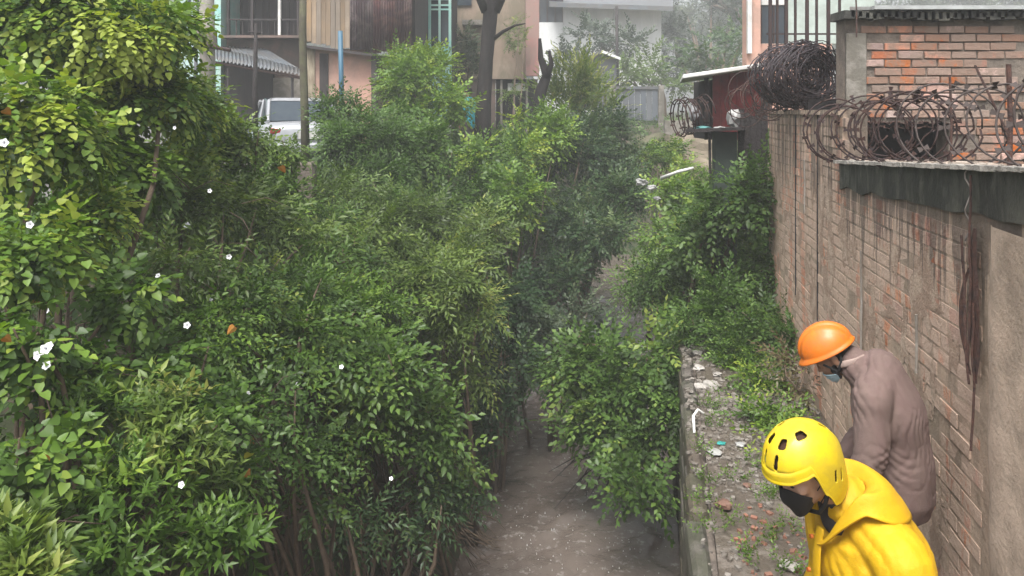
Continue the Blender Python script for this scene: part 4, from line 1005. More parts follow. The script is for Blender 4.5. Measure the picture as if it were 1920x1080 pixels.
# --- street level
bush('round_tree', 'rounded bright green tree in front of the rusty sheeted house', 'tree', 'fine', 'vine', [
    (790, 175, 17, 95, 90, 1.2), (765, 135, 17.5, 70, 60, .9), (840, 205, 16.5, 65, 65, .8)], tint=.66, stems=4)
bush('climbing_plant', 'dull green climbing plant on the brown building left of the tall dark trunk', 'climber', 'fine', 'far', [(872, 110, 24.5, 30, 75, .5), (850, 170, 24, 30, 40, .6)], tint=.5, stems=3)
bush('climbing_plant', 'sparse yellowish climber between the two dark trunks on the brown building', 'climber', 'fine', 'olive', [(965, 70, 25.3, 35, 60, .25), (965, 175, 22.5, 40, 22, .5)], tint=.55, stems=3, dens=.45)
bush('willow', 'feathery yellow green willow right of the crooked trunk', 'tree', 'willow', 'lime', [(1070, 180, 20, 70, 75, 1.0), (1045, 220, 20, 60, 50, .8), (1110, 225, 21, 60, 50, .8)], tint=.7, stems=5)
bush('far_tree', 'hazy light green tree between the shed and the metal gate', 'tree', 'farl', 'lime', [(1200, 130, 40, 45, 38, 2), (1180, 150, 38, 22, 22, 1.2), (1250, 170, 38, 40, 30, 1.5)], tint=.35, stems=4, stem_r=.1)
bush('far_hedge', 'dark grey leafless hedge in front of the white building', 'hedge', 'farl', 'far', [(1110, 75, 42, 58, 26, 2), (1170, 88, 42, 40, 20, 1.6), (1080, 120, 41, 35, 30, 1.5)], tint=.1, stems=4, stem_r=.1)
bush('tall_tree', 'tall hazy grey green tree with thin spreading limbs right of the white building', 'tree', 'farl', 'far', [(1300, 60, 52, 60, 50, 2.5), (1360, 20, 52, 50, 40, 2.5), (1270, 130, 48, 45, 50, 2), (1340, 150, 44, 55, 45, 2)], tint=.42, stems=10, stem_r=.16, dens=.8, hollow=.9)
bush('tall_tree', 'pale misty tree top behind the roof line far to the right', 'tree', 'farl', 'far', [(1400, -20, 60, 70, 60, 3), (1240, -40, 62, 60, 50, 3)], tint=.5, stems=6, stem_r=.16, dens=.45, hollow=.9)
bush('dark_tree', 'dark tree standing close behind the white roofed red stall', 'tree', 'farl', 'dark', [(1330, 110, 30, 45, 45, 1.5), (1390, 90, 34, 40, 50, 1.5)], tint=.5, stems=4, stem_r=.1)
# far wood closing the view
F_ = Foliage()
for px in range(-200, 2200, 90): fill(F_, P(px + rng.uniform(-20, 20), 120 + rng.uniform(-30, 10), 84 + rng.uniform(-6, 10)), (5.5, 4, 6.5), 'farl', .4, .35)
NTRI[0] += F_.tris(); F_.build('distant_wood', LM['far'], None, kind='stuff')

# ------------------------------------------------------------------ undergrowth over the banks, dry litter, roots on the earth cut
F_ = Foliage()
def carpet(F_, n, urange, vrange, hab, tint, sc=1.0, cond=None):
    H = HAB[hab]; u = rng.uniform(*urange, n); v = rng.uniform(*vrange, n) ** 1.0
    z = np.array([height(a, b) for a, b in zip(u, v)]); ok = z > -4.9
    if cond is not None: ok &= np.array([cond(a, b) for a, b in zip(u, v)])
    u, v, z = u[ok], v[ok], z[ok]; n = len(u); pos = np.stack([u + K * v, v, z + .02], 1)
    d = rng.normal(0, .6, (n, 3)); d[:, 2] = np.abs(d[:, 2]) + .5; up = np.array([0, 0, 1.]) + rng.normal(0, .4, (n, 3))
    ti = rng.integers(0, len(H['t']), n); tt = tint + rng.normal(0, .14, n)
    for a in range(len(H['t'])):
        s_ = ti == a; F_.add(H['t'][a], pos[s_], d[s_], up[s_], rng.uniform(.6, 1.2, s_.sum()) * sc, tt[s_])
carpet(F_, 2600, (-7.5, -2.2), (1.5, 9), 'oval', .3); carpet(F_, 4200, (-7.5, -2.2), (8, 26), 'fine', .35, 1.3); carpet(F_, 1500, (.5, 4), (10.6, 24), 'fine', .45, 1.2)
carpet(F_, 1200, (-8, 6), (24, 36), 'fine', .5, 1.6)
NTRI[0] += F_.tris(); F_.build('undergrowth', LM['green'], None, kind='stuff')
mb = MB()
for k in range(170):
    u0 = -random.uniform(2.0, 3.0); v = random.uniform(5.2, 9.5); z0 = height(u0, v) + .25; pts = []
    for i in range(6):
        f = i / 5; u = u0 + .45 * f + .05 * fn(i, k, 0, 1); pts.append(C(u, v + .12 * fn(i, k, 3, .7), lerp(z0, max(-4.95, z0 - random.uniform(.8, 1.9)), f)))
    mb.tube(pts, [.012, .01, .009, .007, .005, .003], 5)
mb.build('hanging_roots', M_stem, None, smooth=True, kind='stuff')
mb = MB()
for k in range(420):      # thin bare stems threading through the near vines
    px = random.uniform(0, 520); py = random.uniform(350, 1060); Z = hit(px, py) + random.uniform(.02, .4)
    if Z > 9: continue
    p = P(px, py, Z); l = random.uniform(.15, .5); d = Vector((random.uniform(-1, 1), random.uniform(-.4, .4), random.uniform(-1, .6))).normalized()
    mb.tube([p, p + d * l * .5 + Vector((0, 0, .04)), p + d * l - Vector((0, 0, .05))], [.005, .004, .002], 4)
mb.build('dry_stems', mat('dry_stem', (.10, .07, .05), (.06, .042, .03), rough=.8, scale=10), None, smooth=True, kind='stuff')

# flowers and dying leaves of the two vines
M_petal = mat('white_petal', (.82, .82, .84), (.76, .76, .80), rough=.6, bump=.05)
def flower_mesh():
    vs = []; fs = []; n = 20; rad = [.004, .006, .015, .032]; hh = [0, .03, .048, .052]
    for r_, h in zip(rad, hh):
        for k in range(n): a = 2 * math.pi * k / n; rr = r_ * (1 + (.14 * math.cos(5 * a) if r_ > .03 else 0)); vs.append((rr * math.cos(a), rr * math.sin(a), h))
    for j in range(3):
        for k in range(n): fs.append((j * n + k, j * n + (k + 1) % n, (j + 1) * n + (k + 1) % n, (j + 1) * n + k))
    me = bpy.data.meshes.new('flower'); me.from_pydata(vs, [], fs); me.materials.append(M_petal); me.update(); return me
fme = flower_mesh()
def fl(px, py, par, s=1.0):
    Z = hit(px, py) - .42; o = link('flower', fme, par); p = P(px, py, Z); o.location = p - Vector(parent_world(par).translation)
    o.rotation_euler = Vector((random.uniform(-.6, .6), -1, random.uniform(-.1, .8))).to_track_quat('Z', 'Y').to_euler(); o.scale = (s * .62 * random.uniform(.75, 1.15),) * 3 if Z < 6 else (s * .9,) * 3
for x, y in ((92, 552), (84, 561), (100, 560), (130, 628), (142, 612), (82, 664), (97, 650), (95, 690), (140, 562), (94, 584), (137, 618), (131, 640), (88, 655), (90, 682), (37, 350), (10, 270), (290, 298), (352, 612)): fl(x, y, vine if y < 560 else vine2)
for x, y in ((394, 262), (350, 425), (393, 358), (452, 352), (322, 911), (345, 908), (367, 967), (470, 738), (478, 890), (733, 898), (330, 240), (60, 420), (210, 640), (300, 520), (250, 470), (560, 720), (430, 480), (180, 880), (640, 690), (20, 560), (270, 600), (395, 560)): fl(x, y, vine, .8)
lv, lf = leaf('heart')
def dying(px, py, par, m):
    Z = hit(px, py) - .32; me = bpy.data.meshes.new('dying_leaf'); me.from_pydata([tuple(q * .062) for q in lv], [], [tuple(map(int, q)) for q in lf]); me.materials.append(m)
    o = link('dying_leaf', me, par); o.location = P(px, py, Z) - Vector(parent_world(par).translation); o.rotation_euler = (R(-60 + random.uniform(-35, 35)), random.uniform(-.9, .9), random.uniform(-1.2, 1.2)); o.scale = (min(1.1, Z / 4.5),) * 3
M_or = mat('orange_leaf', (.50, .17, .03), (.36, .22, .05), rough=.5, scale=30); M_yl = mat('yellow_leaf', (.50, .46, .06), (.38, .42, .05), rough=.5, scale=30)
for x, y, m in ((64, 562, M_or), (176, 520, M_or), (8, 632, M_or), (8, 205, M_or), (85, 852, M_or), (440, 612, M_or), (468, 820, M_or), (463, 885, M_or), (525, 312, M_or), (225, 432, M_yl), (75, 735, M_yl), (55, 760, M_yl), (470, 850, M_yl), (105, 145, M_yl), (95, 110, M_yl)): dying(x, y, vine if y < 500 else vine2, m)

# trunks of the two bare trees above the bank
t = thing('bare_tree', 'tall dark tree trunk forking at the top with one thin side branch', 'tree', P(908, 330, 17.5))
MB().tube([P(905, 380, 17.5), P(906, 200, 17.5), P(912, 110, 17.5), P(920, 20, 17.5), P(921, -10, 17.5)], [.22, .175, .15, .165, .185], 12).build('trunk', M_bark, t, smooth=True)
MB().tube([P(914, 20, 17.5), P(900, -10, 17.5), P(884, -80, 17.6), P(870, -190, 17.6)], [.15, .13, .10, .06], 9).build('limb', M_bark, t, smooth=True)
MB().tube([P(925, 20, 17.5), P(940, -10, 17.5), P(958, -70, 17.4), P(985, -180, 17.4)], [.15, .13, .10, .06], 9).build('limb', M_bark, t, smooth=True)
MB().tube([P(922, 76, 17.5), P(942, 60, 17.3), P(965, 48, 17.2), P(985, 44, 17.1)], [.05, .04, .025, .012], 7).build('branch', M_bark, t, smooth=True)
F_ = Foliage(); fill(F_, P(900, -230, 17.5), (1.7, 1.5, .9), 'fine', .5, .7); F_.build('crown', LM['green'], t)
t = thing('broken_tree', 'short crooked dark trunk broken off at the top beside the willow', 'tree', P(1005, 300, 18.5))
MB().tube([P(1000, 330, 18.5), P(1003, 215, 18.5), P(1016, 165, 18.5), P(1026, 140, 18.6), P(1014, 110, 18.5), P(1012, 72, 18.5)], [.17, .14, .13, .12, .07, .035], 9).build('trunk', M_bark, t, smooth=True)
MB().tube([P(1024, 145, 18.5), P(1034, 120, 18.4), P(1030, 95, 18.3)], [.09, .06, .03], 7).build('limb', M_bark, t, smooth=True)

# white stick and litter caught in the shrubs of the far bank
o = MB().tube([P(1240, 334, 14.5), P(1272, 322, 14.2), P(1300, 315, 14.0)], [.035, .03, .025], 8).build('white_pipe', M_white, None, smooth=True); tag(o, 'thin white pipe lying across the shrubs below the clutter shelf', 'pipe')
for k, (x, y, s, lab) in enumerate(((1203, 342, .10, 'white plastic scrap caught highest in the shrub over the far channel bend'), (1222, 352, .08, 'torn white bag draped just right of the highest scrap in the shrub'), (1232, 372, .06, 'lowest of the white scraps caught in the shrub over the far channel bend'))): crumple(x, y, 13.4, s, M_bag, 'plastic_scrap', lab, 'litter', .55, 3)

# ------------------------------------------------------------------ litter and rubble on the ledge
def onledge(px, py, s=0): 
    Z = 2.69 / ((py - HY) / F); return P(px, py, Z)
mb = MB(); mr = MB()
for _ in range(4200):
    v = random.uniform(4.0, 9.9); u = random.uniform(.38, 1.58); dn = fn(u, v, 3, 1.1)
    if dn < -.05 and random.random() < .7: continue
    if u < .42 + EU(v) and random.random() < .5: continue
    if u < .29 + EU(v): continue
    s = random.uniform(.006, .028) * (1.3 if v > 7 else 1); red = (v < 5.5 and u > .60) 
    (mr if red and random.random() < .8 else mb).box(C(u, v, -2.70 + .03 * fn(u, v, 2, 2.1) + s * .3), (s * 1.6, s, s * .8), Matrix.Rotation(random.random() * 3, 3, 'Z') @ Matrix.Rotation(random.uniform(-.5, .5), 3, 'X'))
mb.build('gravel', mat('gravel', (.24, .22, .195), (.09, .075, .06), rough=.6, scale=14), None, kind='stuff')
mr.build('brick_crumbs', mat('crumbs', (.27, .12, .08), (.16, .09, .065), rough=.6, scale=14), None, kind='stuff')
M_chunk = mat('brick_chunk', (.13, .075, .055), (.20, .11, .08), rough=.6, scale=12)
def chunk(px, py, s, name, lab, cat, m, fl_=.5):
    p = onledge(px, py); o = crumple(px, py, p.y, s, m, name, lab, cat, fl_); o.location = p + Vector((0, 0, s * .3)); return o
chunk(1357, 950, .055, 'brick_lump', 'dark brick lump lying alone in the middle of the ledge', 'brick', M_chunk)
chunk(1402, 912, .028, 'brick_lump', 'small brown brick lump near the yellow helmet', 'brick', M_chunk)
chunk(1352, 833, .035, 'plastic_scrap', 'teal plastic scrap on the ledge', 'litter', mat('teal_plastic', (.05, .35, .32), rough=.3), .2)
chunk(1340, 850, .06, 'plastic_sheet', 'flat white plastic sheet on the ledge just before the teal scrap', 'litter', M_bag, .15)
chunk(1388, 836, .04, 'plastic_scrap', 'white scrap at the weeds beside the teal scrap', 'litter', M_bag, .4)
for k, (x, y, s, lab) in enumerate(((1308, 664, .06, 'pale stone at the farthest visible end of the ledge'), (1310, 692, .055, 'pale stone just before the farthest one at the ledge edge'), (1313, 728, .06, 'white stone on the channel edge beside the largest white stone'), (1336, 726, .08, 'largest white stone lying across the ledge'), (1345, 704, .045, 'pinkish white stone nearest the far weeds'))): chunk(x, y, s, 'stone', lab, 'stone', mat('white_stone', (.38, .36, .33), (.24, .22, .20), rough=.6, scale=9), .45)
chunk(1480, 1065, .05, 'stone', 'pale flat stone among red crumbs in front of the yellow raincoat', 'stone', mat('white_stone', (.5, .48, .45)), .4)
o = MB().tube([onledge(1302, 812) + Vector((0, 0, .0)), onledge(1300, 800) + Vector((0, 0, .09)), onledge(1304, 792) + Vector((.02, 0, .11)), onledge(1313, 793) + Vector((.03, 0, .08))], .012, 8).build('bent_pipe', M_white, None, smooth=True); tag(o, 'short bent white pipe end sticking up at the channel edge of the ledge', 'pipe')
F_ = Foliage()
for x, y in ((1430, 935), (1378, 985), (1500, 1075), (1450, 920), (1350, 770), (1460, 1075), (1325, 900), (1322, 1000), (1316, 850), (1340, 800), (1385, 900), (1410, 870), (1400, 1040), (1440, 1010), (1330, 760), (1318, 940), (1470, 990)):
    p = onledge(x, y); n = 10; pos = np.array(p)[None] + rng.normal(0, .05, (n, 3)) * np.array([1, 1, .1]); d = rng.normal(0, .5, (n, 3)); d[:, 2] = .8
    F_.add(HAB['oval']['t'][0], pos, d, np.array([0, 0, 1.]) + rng.normal(0, .3, (n, 3)), np.full(n, .4), np.full(n, .5))
F_.build('small_weeds', LM['vine'], None, kind='stuff')
print('leaf triangles', NTRI[0])
# ------------------------------------------------------------------ people
def ring_loft(bm, pts, rad, side=(0, 1, 0), n=18, sub=5, pw=1.0):
    """closed tube through pts with elliptical sections (half size along side, half size across), ends rounded"""
    pts = [Vector(p) for p in pts]; rad = [r if hasattr(r, '__len__') else (r, r) for r in rad]; side = Vector(side)
    P_, R_ = [], []
    m = len(pts)
    for i in range(m - 1):
        p0, p1, p2, p3 = pts[max(i - 1, 0)], pts[i], pts[i + 1], pts[min(i + 2, m - 1)]
        for k in range(sub):
            t = k / sub; P_.append(.5 * ((2 * p1) + (p2 - p0) * t + (2 * p0 - 5 * p1 + 4 * p2 - p3) * t * t + (3 * p1 - p0 - 3 * p2 + p3) * t ** 3))
            s = t * t * (3 - 2 * t); R_.append((lerp(rad[i][0], rad[i + 1][0], s), lerp(rad[i][1], rad[i + 1][1], s)))
    P_.append(pts[-1]); R_.append(rad[-1])
    # rounded caps
    def cap(p, q, r):
        d = (p - q).normalized(); k = min(r) * .9; return [(p + d * k * math.sin(a), (r[0] * math.cos(a), r[1] * math.cos(a))) for a in (R(30), R(60), R(82))]
    c0 = cap(P_[0], P_[1], R_[0])[::-1]; c1 = cap(P_[-1], P_[-2], R_[-1])
    P_ = [c[0] for c in c0] + P_ + [c[0] for c in c1]; R_ = [c[1] for c in c0] + R_ + [c[1] for c in c1]
    rings = []
    for i, p in enumerate(P_):
        d = (P_[min(i + 1, len(P_) - 1)] - P_[max(i - 1, 0)]).normalized()
        a = side - d * side.dot(d)
        a = a.normalized() if a.length > 1e-4 else d.orthogonal().normalized(); b = d.cross(a)
        rings.append([bm.verts.new(p + a * math.cos(2 * math.pi * k / n) * R_[i][0] + b * math.sin(2 * math.pi * k / n) * R_[i][1]) for k in range(n)])
    for i in range(len(rings) - 1):
        for k in range(n): bm.faces.new((rings[i][k], rings[i][(k + 1) % n], rings[i + 1][(k + 1) % n], rings[i + 1][k]))
    bm.faces.new(rings[0][::-1]); bm.faces.new(rings[-1])
def ellipsoid(bm, c, r, M=None):
    g_ = bmesh.ops.create_icosphere(bm, subdivisions=3, radius=1); M = M or Matrix.Identity(3)
    for v in g_['verts']: v.co = Vector(c) + M @ Vector((v.co.x * r[0], v.co.y * r[1], v.co.z * r[2]))
def organic(bm, name, voxel, smooth=2, post=None):
    bmesh.ops.recalc_face_normals(bm, faces=bm.faces[:])
    me = bpy.data.meshes.new(name); bm.to_mesh(me); bm.free(); o = bpy.data.objects.new(name, me); COL.objects.link(o)
    rm = o.modifiers.new('r', 'REMESH'); rm.mode = 'VOXEL'; rm.voxel_size = voxel; rm.use_smooth_shade = True
    sm = o.modifiers.new('s', 'SMOOTH'); sm.iterations = smooth; sm.factor = .6
    dg = bpy.context.evaluated_depsgraph_get(); dg.update(); out = bpy.data.meshes.new_from_object(o.evaluated_get(dg))
    bpy.data.objects.remove(o); out.name = name
    if post:
        out.update(); co = [v.co.copy() for v in out.vertices]; nr = [v.normal.copy() for v in out.vertices]
        for v, c, n_ in zip(out.vertices, co, nr): v.co = c + n_ * post(c, n_)
    out.polygons.foreach_set('use_smooth', [True] * len(out.polygons)); out.update(); return out
def grid_mesh(name, f, nu, nv, closed_u=False, keep=None):
    vs = []; fs = []
    for j in range(nv + 1):
        for i in range(nu if closed_u else nu + 1): vs.append(tuple(f(i / nu, j / nv)))
    w_ = nu if closed_u else nu + 1
    for j in range(nv):
        for i in range(nu):
            if keep and not keep((i + .5) / nu, (j + .5) / nv): continue
            a = j * w_ + i; b = j * w_ + (i + 1) % w_; fs.append((a, b, b + w_, a + w_))
    me = bpy.data.meshes.new(name); me.from_pydata(vs, [], fs); me.polygons.foreach_set('use_smooth', [True] * len(me.polygons)); me.update(); return me
def put(name, me, m, par, solid=0, off=1):
    me.materials.clear(); me.materials.append(m); o = link(name, me, par)
    if solid: s_ = o.modifiers.new('thickness', 'SOLIDIFY'); s_.thickness = solid; s_.offset = off
    return o
def hand(bm, wrist, d, side, s=1.0, curl=.5):
    d = Vector(d).normalized(); side = Vector(side); side = (side - d * side.dot(d)).normalized(); nrm = d.cross(side)
    wrist = Vector(wrist); ring_loft(bm, [wrist - d * .03, wrist + d * .02, wrist + d * .06 * s, wrist + d * .085 * s], [(.026, .021), (.032, .017), (.041, .014), (.038, .013)], side, 12, 3)
    for k, (o_, l) in enumerate(((-.03, .066), (-.010, .076), (.011, .071), (.030, .056))):
        b = wrist + d * .08 * s + side * o_; p = [b]; dd = d.copy()
        for seg in (.45, .32, .25): p.append(p[-1] + dd * l * seg); dd = (dd + nrm * curl * .6).normalized()
        ring_loft(bm, p, [.0095, .009, .008, .007], side, 8, 2)
    b = wrist + d * .025 - side * .032; ring_loft(bm, [b, b + (d * .5 - side * .6 + nrm * .3).normalized() * .035, b + (d * .8 - side * .45 + nrm * .5).normalized() * .065], [.012, .011, .008], nrm, 8, 2)
def head_shapes(bm, M, c):
    """skull, jaw, nose, brow, lips, ears in the head's own frame: x ahead, z up; M turns, c is the centre"""
    def E(p, r): ellipsoid(bm, c + M @ Vector(p), r, M)
    E((-.004, 0, .022), (.099, .077, .098)); E((.022, 0, -.035), (.072, .062, .078)); E((.05, 0, -.088), (.036, .034, .026)); E((.0, 0, -.055), (.062, .064, .05))
    E((.086, 0, -.020), (.017, .0115, .030)); E((.094, 0, -.034), (.018, .0165, .013)); E((.078, 0, .028), (.020, .052, .013)); E((.086, 0, -.066), (.012, .024, .008)); E((.084, 0, -.077), (.012, .02, .007))
    for s in (-1, 1):
        E((-.004, s * .078, -.012), (.019, .010, .033)); E((.058, s * .044, -.022), (.024, .021, .018)); E((.077, s * .031, .004), (.014, .017, .010)); E((.09, s * .013, -.036), (.010, .009, .008))
M_skin = mat('skin', (.36, .20, .13), (.31, .165, .105), rough=.5, scale=14, bump=.15, bscale=120)
M_skin2 = mat('skin_light', (.58, .36, .25), (.50, .30, .21), rough=.5, scale=14, bump=.15, bscale=120)
M_hair = mat('black_hair', (.012, .010, .010), (.022, .018, .016), rough=.6, scale=80, bump=1, bscale=200)
M_trous = mat('dark_trousers', (.07, .055, .055), (.05, .04, .04), rough=.85, scale=20)
M_boot = mat('black_rubber', (.02, .02, .02), (.03, .03, .03), rough=.4)

def person(name_label, base, heading, J, cloth_m, skin_m, head_c, head_pitch, head_yaw, belly=1.0, coat=False, wr=.006, fold=None):
    """J: joints in the person's frame (x ahead, y left, z up from the feet)"""
    t = thing('person', name_label, 'person', base, heading)
    HM = (Matrix.Rotation(head_yaw, 3, 'Z') @ Matrix.Rotation(head_pitch, 3, 'Y')); hc = Vector(head_c)
    pel, wai, che, uch, nek = (Vector(J[k]) for k in ('pelvis', 'waist', 'chest', 'upper', 'neck'))
    bm = bmesh.new()
    ring_loft(bm, [pel - Vector((0, 0, .04)), pel, wai, che, uch], [(.15, .10), (.165, .11), (.145 * belly, .10 * belly), (.165, .115), (.13, .09)])
    ring_loft(bm, [uch - Vector((.02, 0, .04)), nek, hc + HM @ Vector((-.02, 0, -.04))], [(.075, .07), (.058, .058), (.058, .06)])
    head_shapes(bm, HM, hc)
    for s, sd in ((1, 'l'), (-1, 'r')):
        sh, el, wr_ = (Vector(J[k + sd]) for k in ('sh', 'el', 'wr'))
        ring_loft(bm, [uch + Vector((-.01, s * .06, -.03)), sh, sh.lerp(el, .3), el, el.lerp(wr_, .3), wr_], [.07, .058, .052, .042, .041, .027], (1, .1, 0))
        hand(bm, wr_, (wr_ - el), (Vector(J.get('pn' + sd, (0, -s, 0)))).cross((wr_ - el)) * s, curl=.6)
        hp = pel + Vector((0, s * .09, -.03)); kn, an = (Vector(J[k + sd]) for k in ('kn', 'an'))
        ring_loft(bm, [hp, hp.lerp(kn, .4), kn, kn.lerp(an, .35), an], [.088, .076, .056, .055, .038], (0, 1, 0))
        ring_loft(bm, [an + Vector((-.04, 0, -.04)), an + Vector((.06, 0, -.055)), an + Vector((.15, 0, -.065))], [(.035, .03), (.042, .026), (.036, .018)], (0, 1, 0), 12, 3)
    put('body', organic(bm, 'body', .0062, 3), skin_m, t)
    # trousers and boots
    bm = bmesh.new()
    ring_loft(bm, [pel - Vector((0, 0, .06)), pel + Vector((0, 0, .03))], [(.17, .115), (.18, .12)])
    for s, sd in ((1, 'l'), (-1, 'r')):
        hp = pel + Vector((0, s * .092, -.03)); kn, an = (Vector(J[k + sd]) for k in ('kn', 'an'))
        ring_loft(bm, [hp, hp.lerp(kn, .4), kn, kn.lerp(an, .4), an + Vector((0, 0, .03))], [.105, .093, .075, .072, .066], (0, 1, 0))
    put('trousers', organic(bm, 'trousers', .012, 2, lambda c, n_: .006 * (1 - abs(fn(c.x, c.y, c.z * .6, 14)) * 2)), M_trous, t)
    for s, sd in ((1, 'l'), (-1, 'r')):
        an = Vector(J['an' + sd]); bm = bmesh.new()
        ring_loft(bm, [an + Vector((0, 0, .12)), an + Vector((0, 0, .0)), an + Vector((.0, 0, -.03))], [.062, .055, .058], (0, 1, 0), 14, 3)
        ring_loft(bm, [an + Vector((-.05, 0, -.045)), an + Vector((.06, 0, -.05)), an + Vector((.17, 0, -.06))], [(.046, .04), (.054, .038), (.048, .028)], (0, 1, 0), 14, 3)
        put('boot', organic(bm, 'boot', .009, 3), M_boot, t)
    # upper garment: torso and sleeves in one
    k = 1.16 if coat else 1.13
    bm = bmesh.new(); low = pel + Vector((0, 0, -.14 if coat else -.11))
    ring_loft(bm, [low, pel + Vector((0, 0, .03)), wai, che, uch, uch.lerp(nek, .55)], [(.19 * k, .15 * k), (.19 * k, .15 * k), (.185 * k * belly, .145 * k * belly), (.21 * k, .155 * k), (.175 * k, .12 * k), (.085 * k, .075 * k)], n=24)
    for s, sd in ((1, 'l'), (-1, 'r')):
        sh, el, wr_ = (Vector(J[kk + sd]) for kk in ('sh', 'el', 'wr'))
        ring_loft(bm, [uch + Vector((-.01, s * .05, -.02)), sh + Vector((0, 0, .0)), sh.lerp(el, .35), el, el.lerp(wr_, .4), wr_ - (wr_ - el) * .04], [.088 * k, .082 * k, .078 * k, .070 * k, .064 * k, .046 * k], (1, .1, 0))
    return t, bm, HM, hc
def wrinkles(amp, lam, lump=.004):
    """long soft cloth folds lying side by side, running mostly downwards, fading in and out"""
    def f(c, n_):
        w1 = mnoise.noise(c * 5.5); w2 = mnoise.noise(c * 3.1 + Vector((9, 2, 4)))
        s1 = (c.y * 1.0 + c.x * .7 + c.z * .42) / lam + w1 * 2.6 + mnoise.noise(c * 11) * .5; s2 = (c.y * .5 - c.x * .8 + c.z * 1.0) / (lam * 1.4) + w2 * 3.2
        cr = max(0, 1 - abs(mnoise.noise(Vector((c.x * 11, c.y * 11, c.z * 6)) + Vector((w1, w2, w1)) * 1.2)) * 7)
        m1 = min(1, max(0, .5 + 1.9 * mnoise.noise(c * 4.2 + Vector((1, 5, 0))))); m2 = min(1, max(0, .35 + 1.9 * mnoise.noise(c * 4.8 + Vector((7, 0, 3)))))
        fold = lambda x: abs(math.sin(math.pi * x)) ** .8 - .6
        return amp * (m1 * fold(s1) + .8 * m2 * fold(s2)) + lump * w2 - .003 * cr + .0006 * mnoise.noise(c * 60)
    return f
def add_folds(m, stretch, sc, strength, dist):
    t = m.node_tree; b = [n for n in t.nodes if n.type == 'BSDF_PRINCIPLED'][0]; old = b.inputs['Normal'].links[0].from_socket
    tc = t.nodes.new('ShaderNodeTexCoord'); n1 = noise_tex(t, tc.outputs['Object'], sc, 2, .45, stretch, .6)
    rg = nn(t, 'ShaderNodeMath', operation='SUBTRACT'); t.links.new(n1, rg.inputs[0]); rg.inputs[1].default_value = .5
    ab = nn(t, 'ShaderNodeMath', operation='ABSOLUTE'); t.links.new(rg.outputs[0], ab.inputs[0])
    pw_ = nn(t, 'ShaderNodeMath', operation='POWER'); t.links.new(ab.outputs[0], pw_.inputs[0]); pw_.inputs[1].default_value = .6
    bp = t.nodes.new('ShaderNodeBump'); bp.inputs['Strength'].default_value = strength; bp.inputs['Distance'].default_value = dist
    t.links.new(pw_.outputs[0], bp.inputs['Height']); t.links.new(old, bp.inputs['Normal']); t.links.new(bp.outputs[0], b.inputs['Normal'])
# --- the man in the orange helmet: back half turned, head bowed towards the channel
HD1 = math.atan2(.40, -.92)
J1 = dict(pelvis=(0, 0, .86), waist=(.01, 0, 1.00), chest=(.05, 0, 1.17), upper=(.105, 0, 1.335), neck=(.20, 0, 1.385),
          shl=(.12, .20, 1.285), ell=(.135, .27, 1.02), wrl=(.22, .24, .79), shr=(.11, -.20, 1.285), elr=(.10, -.24, .99), wrr=(.26, -.20, .82),
          knl=(.04, .10, .47), anl=(-.03, .11, .09), knr=(.05, -.10, .47), anr=(.0, -.12, .09))
base1 = Vector((1.97, 4.08, -2.69))
M_mauve = mat('mauve_jersey', (.165, .115, .10), (.14, .097, .085), rough=.9, scale=10, bump=.35, bscale=260, dirt=(.15, .095, .09), dirt_amt=.5, dirt_scale=7, dirt_stretch=(2, 2, .5))
add_folds(M_mauve, (7, 7, 2.0), 1.2, .25, .012)
t1, bm, HM, hc = person('person in an orange helmet and mauve long sleeved shirt, bowed beside the brick wall', base1, HD1, J1, None, M_skin, (.315, 0, 1.415), R(37), R(4), belly=.96)
ring_loft(bm, [Vector((.13, 0, 1.31)), Vector((.20, 0, 1.375)), Vector((.235, 0, 1.405))], [(.13, .10), (.100, .088), (.080, .074)])
bmc = bmesh.new()
ring_loft(bmc, [Vector((.235 - .079 * math.cos(R(a)), .083 * math.sin(R(a)), 1.402 + .028 * math.cos(R(a)) )) for a in range(-150, 151, 30)], [(.020, .008)] * 11, (0, 0, 1), 10, 3)
put('collar', organic(bmc, 'collar', .0055, 2), mat('collar_cloth', (.33, .25, .22), (.27, .20, .18), rough=.9, scale=10), t1)
put('shirt', organic(bm, 'shirt', .0085, 3, wrinkles(.0080, .055)), M_mauve, t1)
def hf(M, c, p): return Vector(c) + M @ Vector(p)
# hair under the helmet
bm = bmesh.new(); ellipsoid(bm, hf(HM, hc, (-.026, 0, .018)), (.086, .081, .098), HM); ellipsoid(bm, hf(HM, hc, (-.035, 0, -.045)), (.055, .063, .05), HM)
put('hair', organic(bm, 'hair', .007, 2, lambda c, n_: .003 * mnoise.noise(c * 90)), M_hair, t1)
bm = bmesh.new()
for s in (-1, 1): ellipsoid(bm, hf(HM, hc, (.02, s * .064, -.055)), (.032, .006, .028), HM)
ellipsoid(bm, hf(HM, hc, (.045, 0, -.095)), (.035, .04, .02), HM); put('beard', organic(bm, 'beard', .006, 2), M_hair, t1)
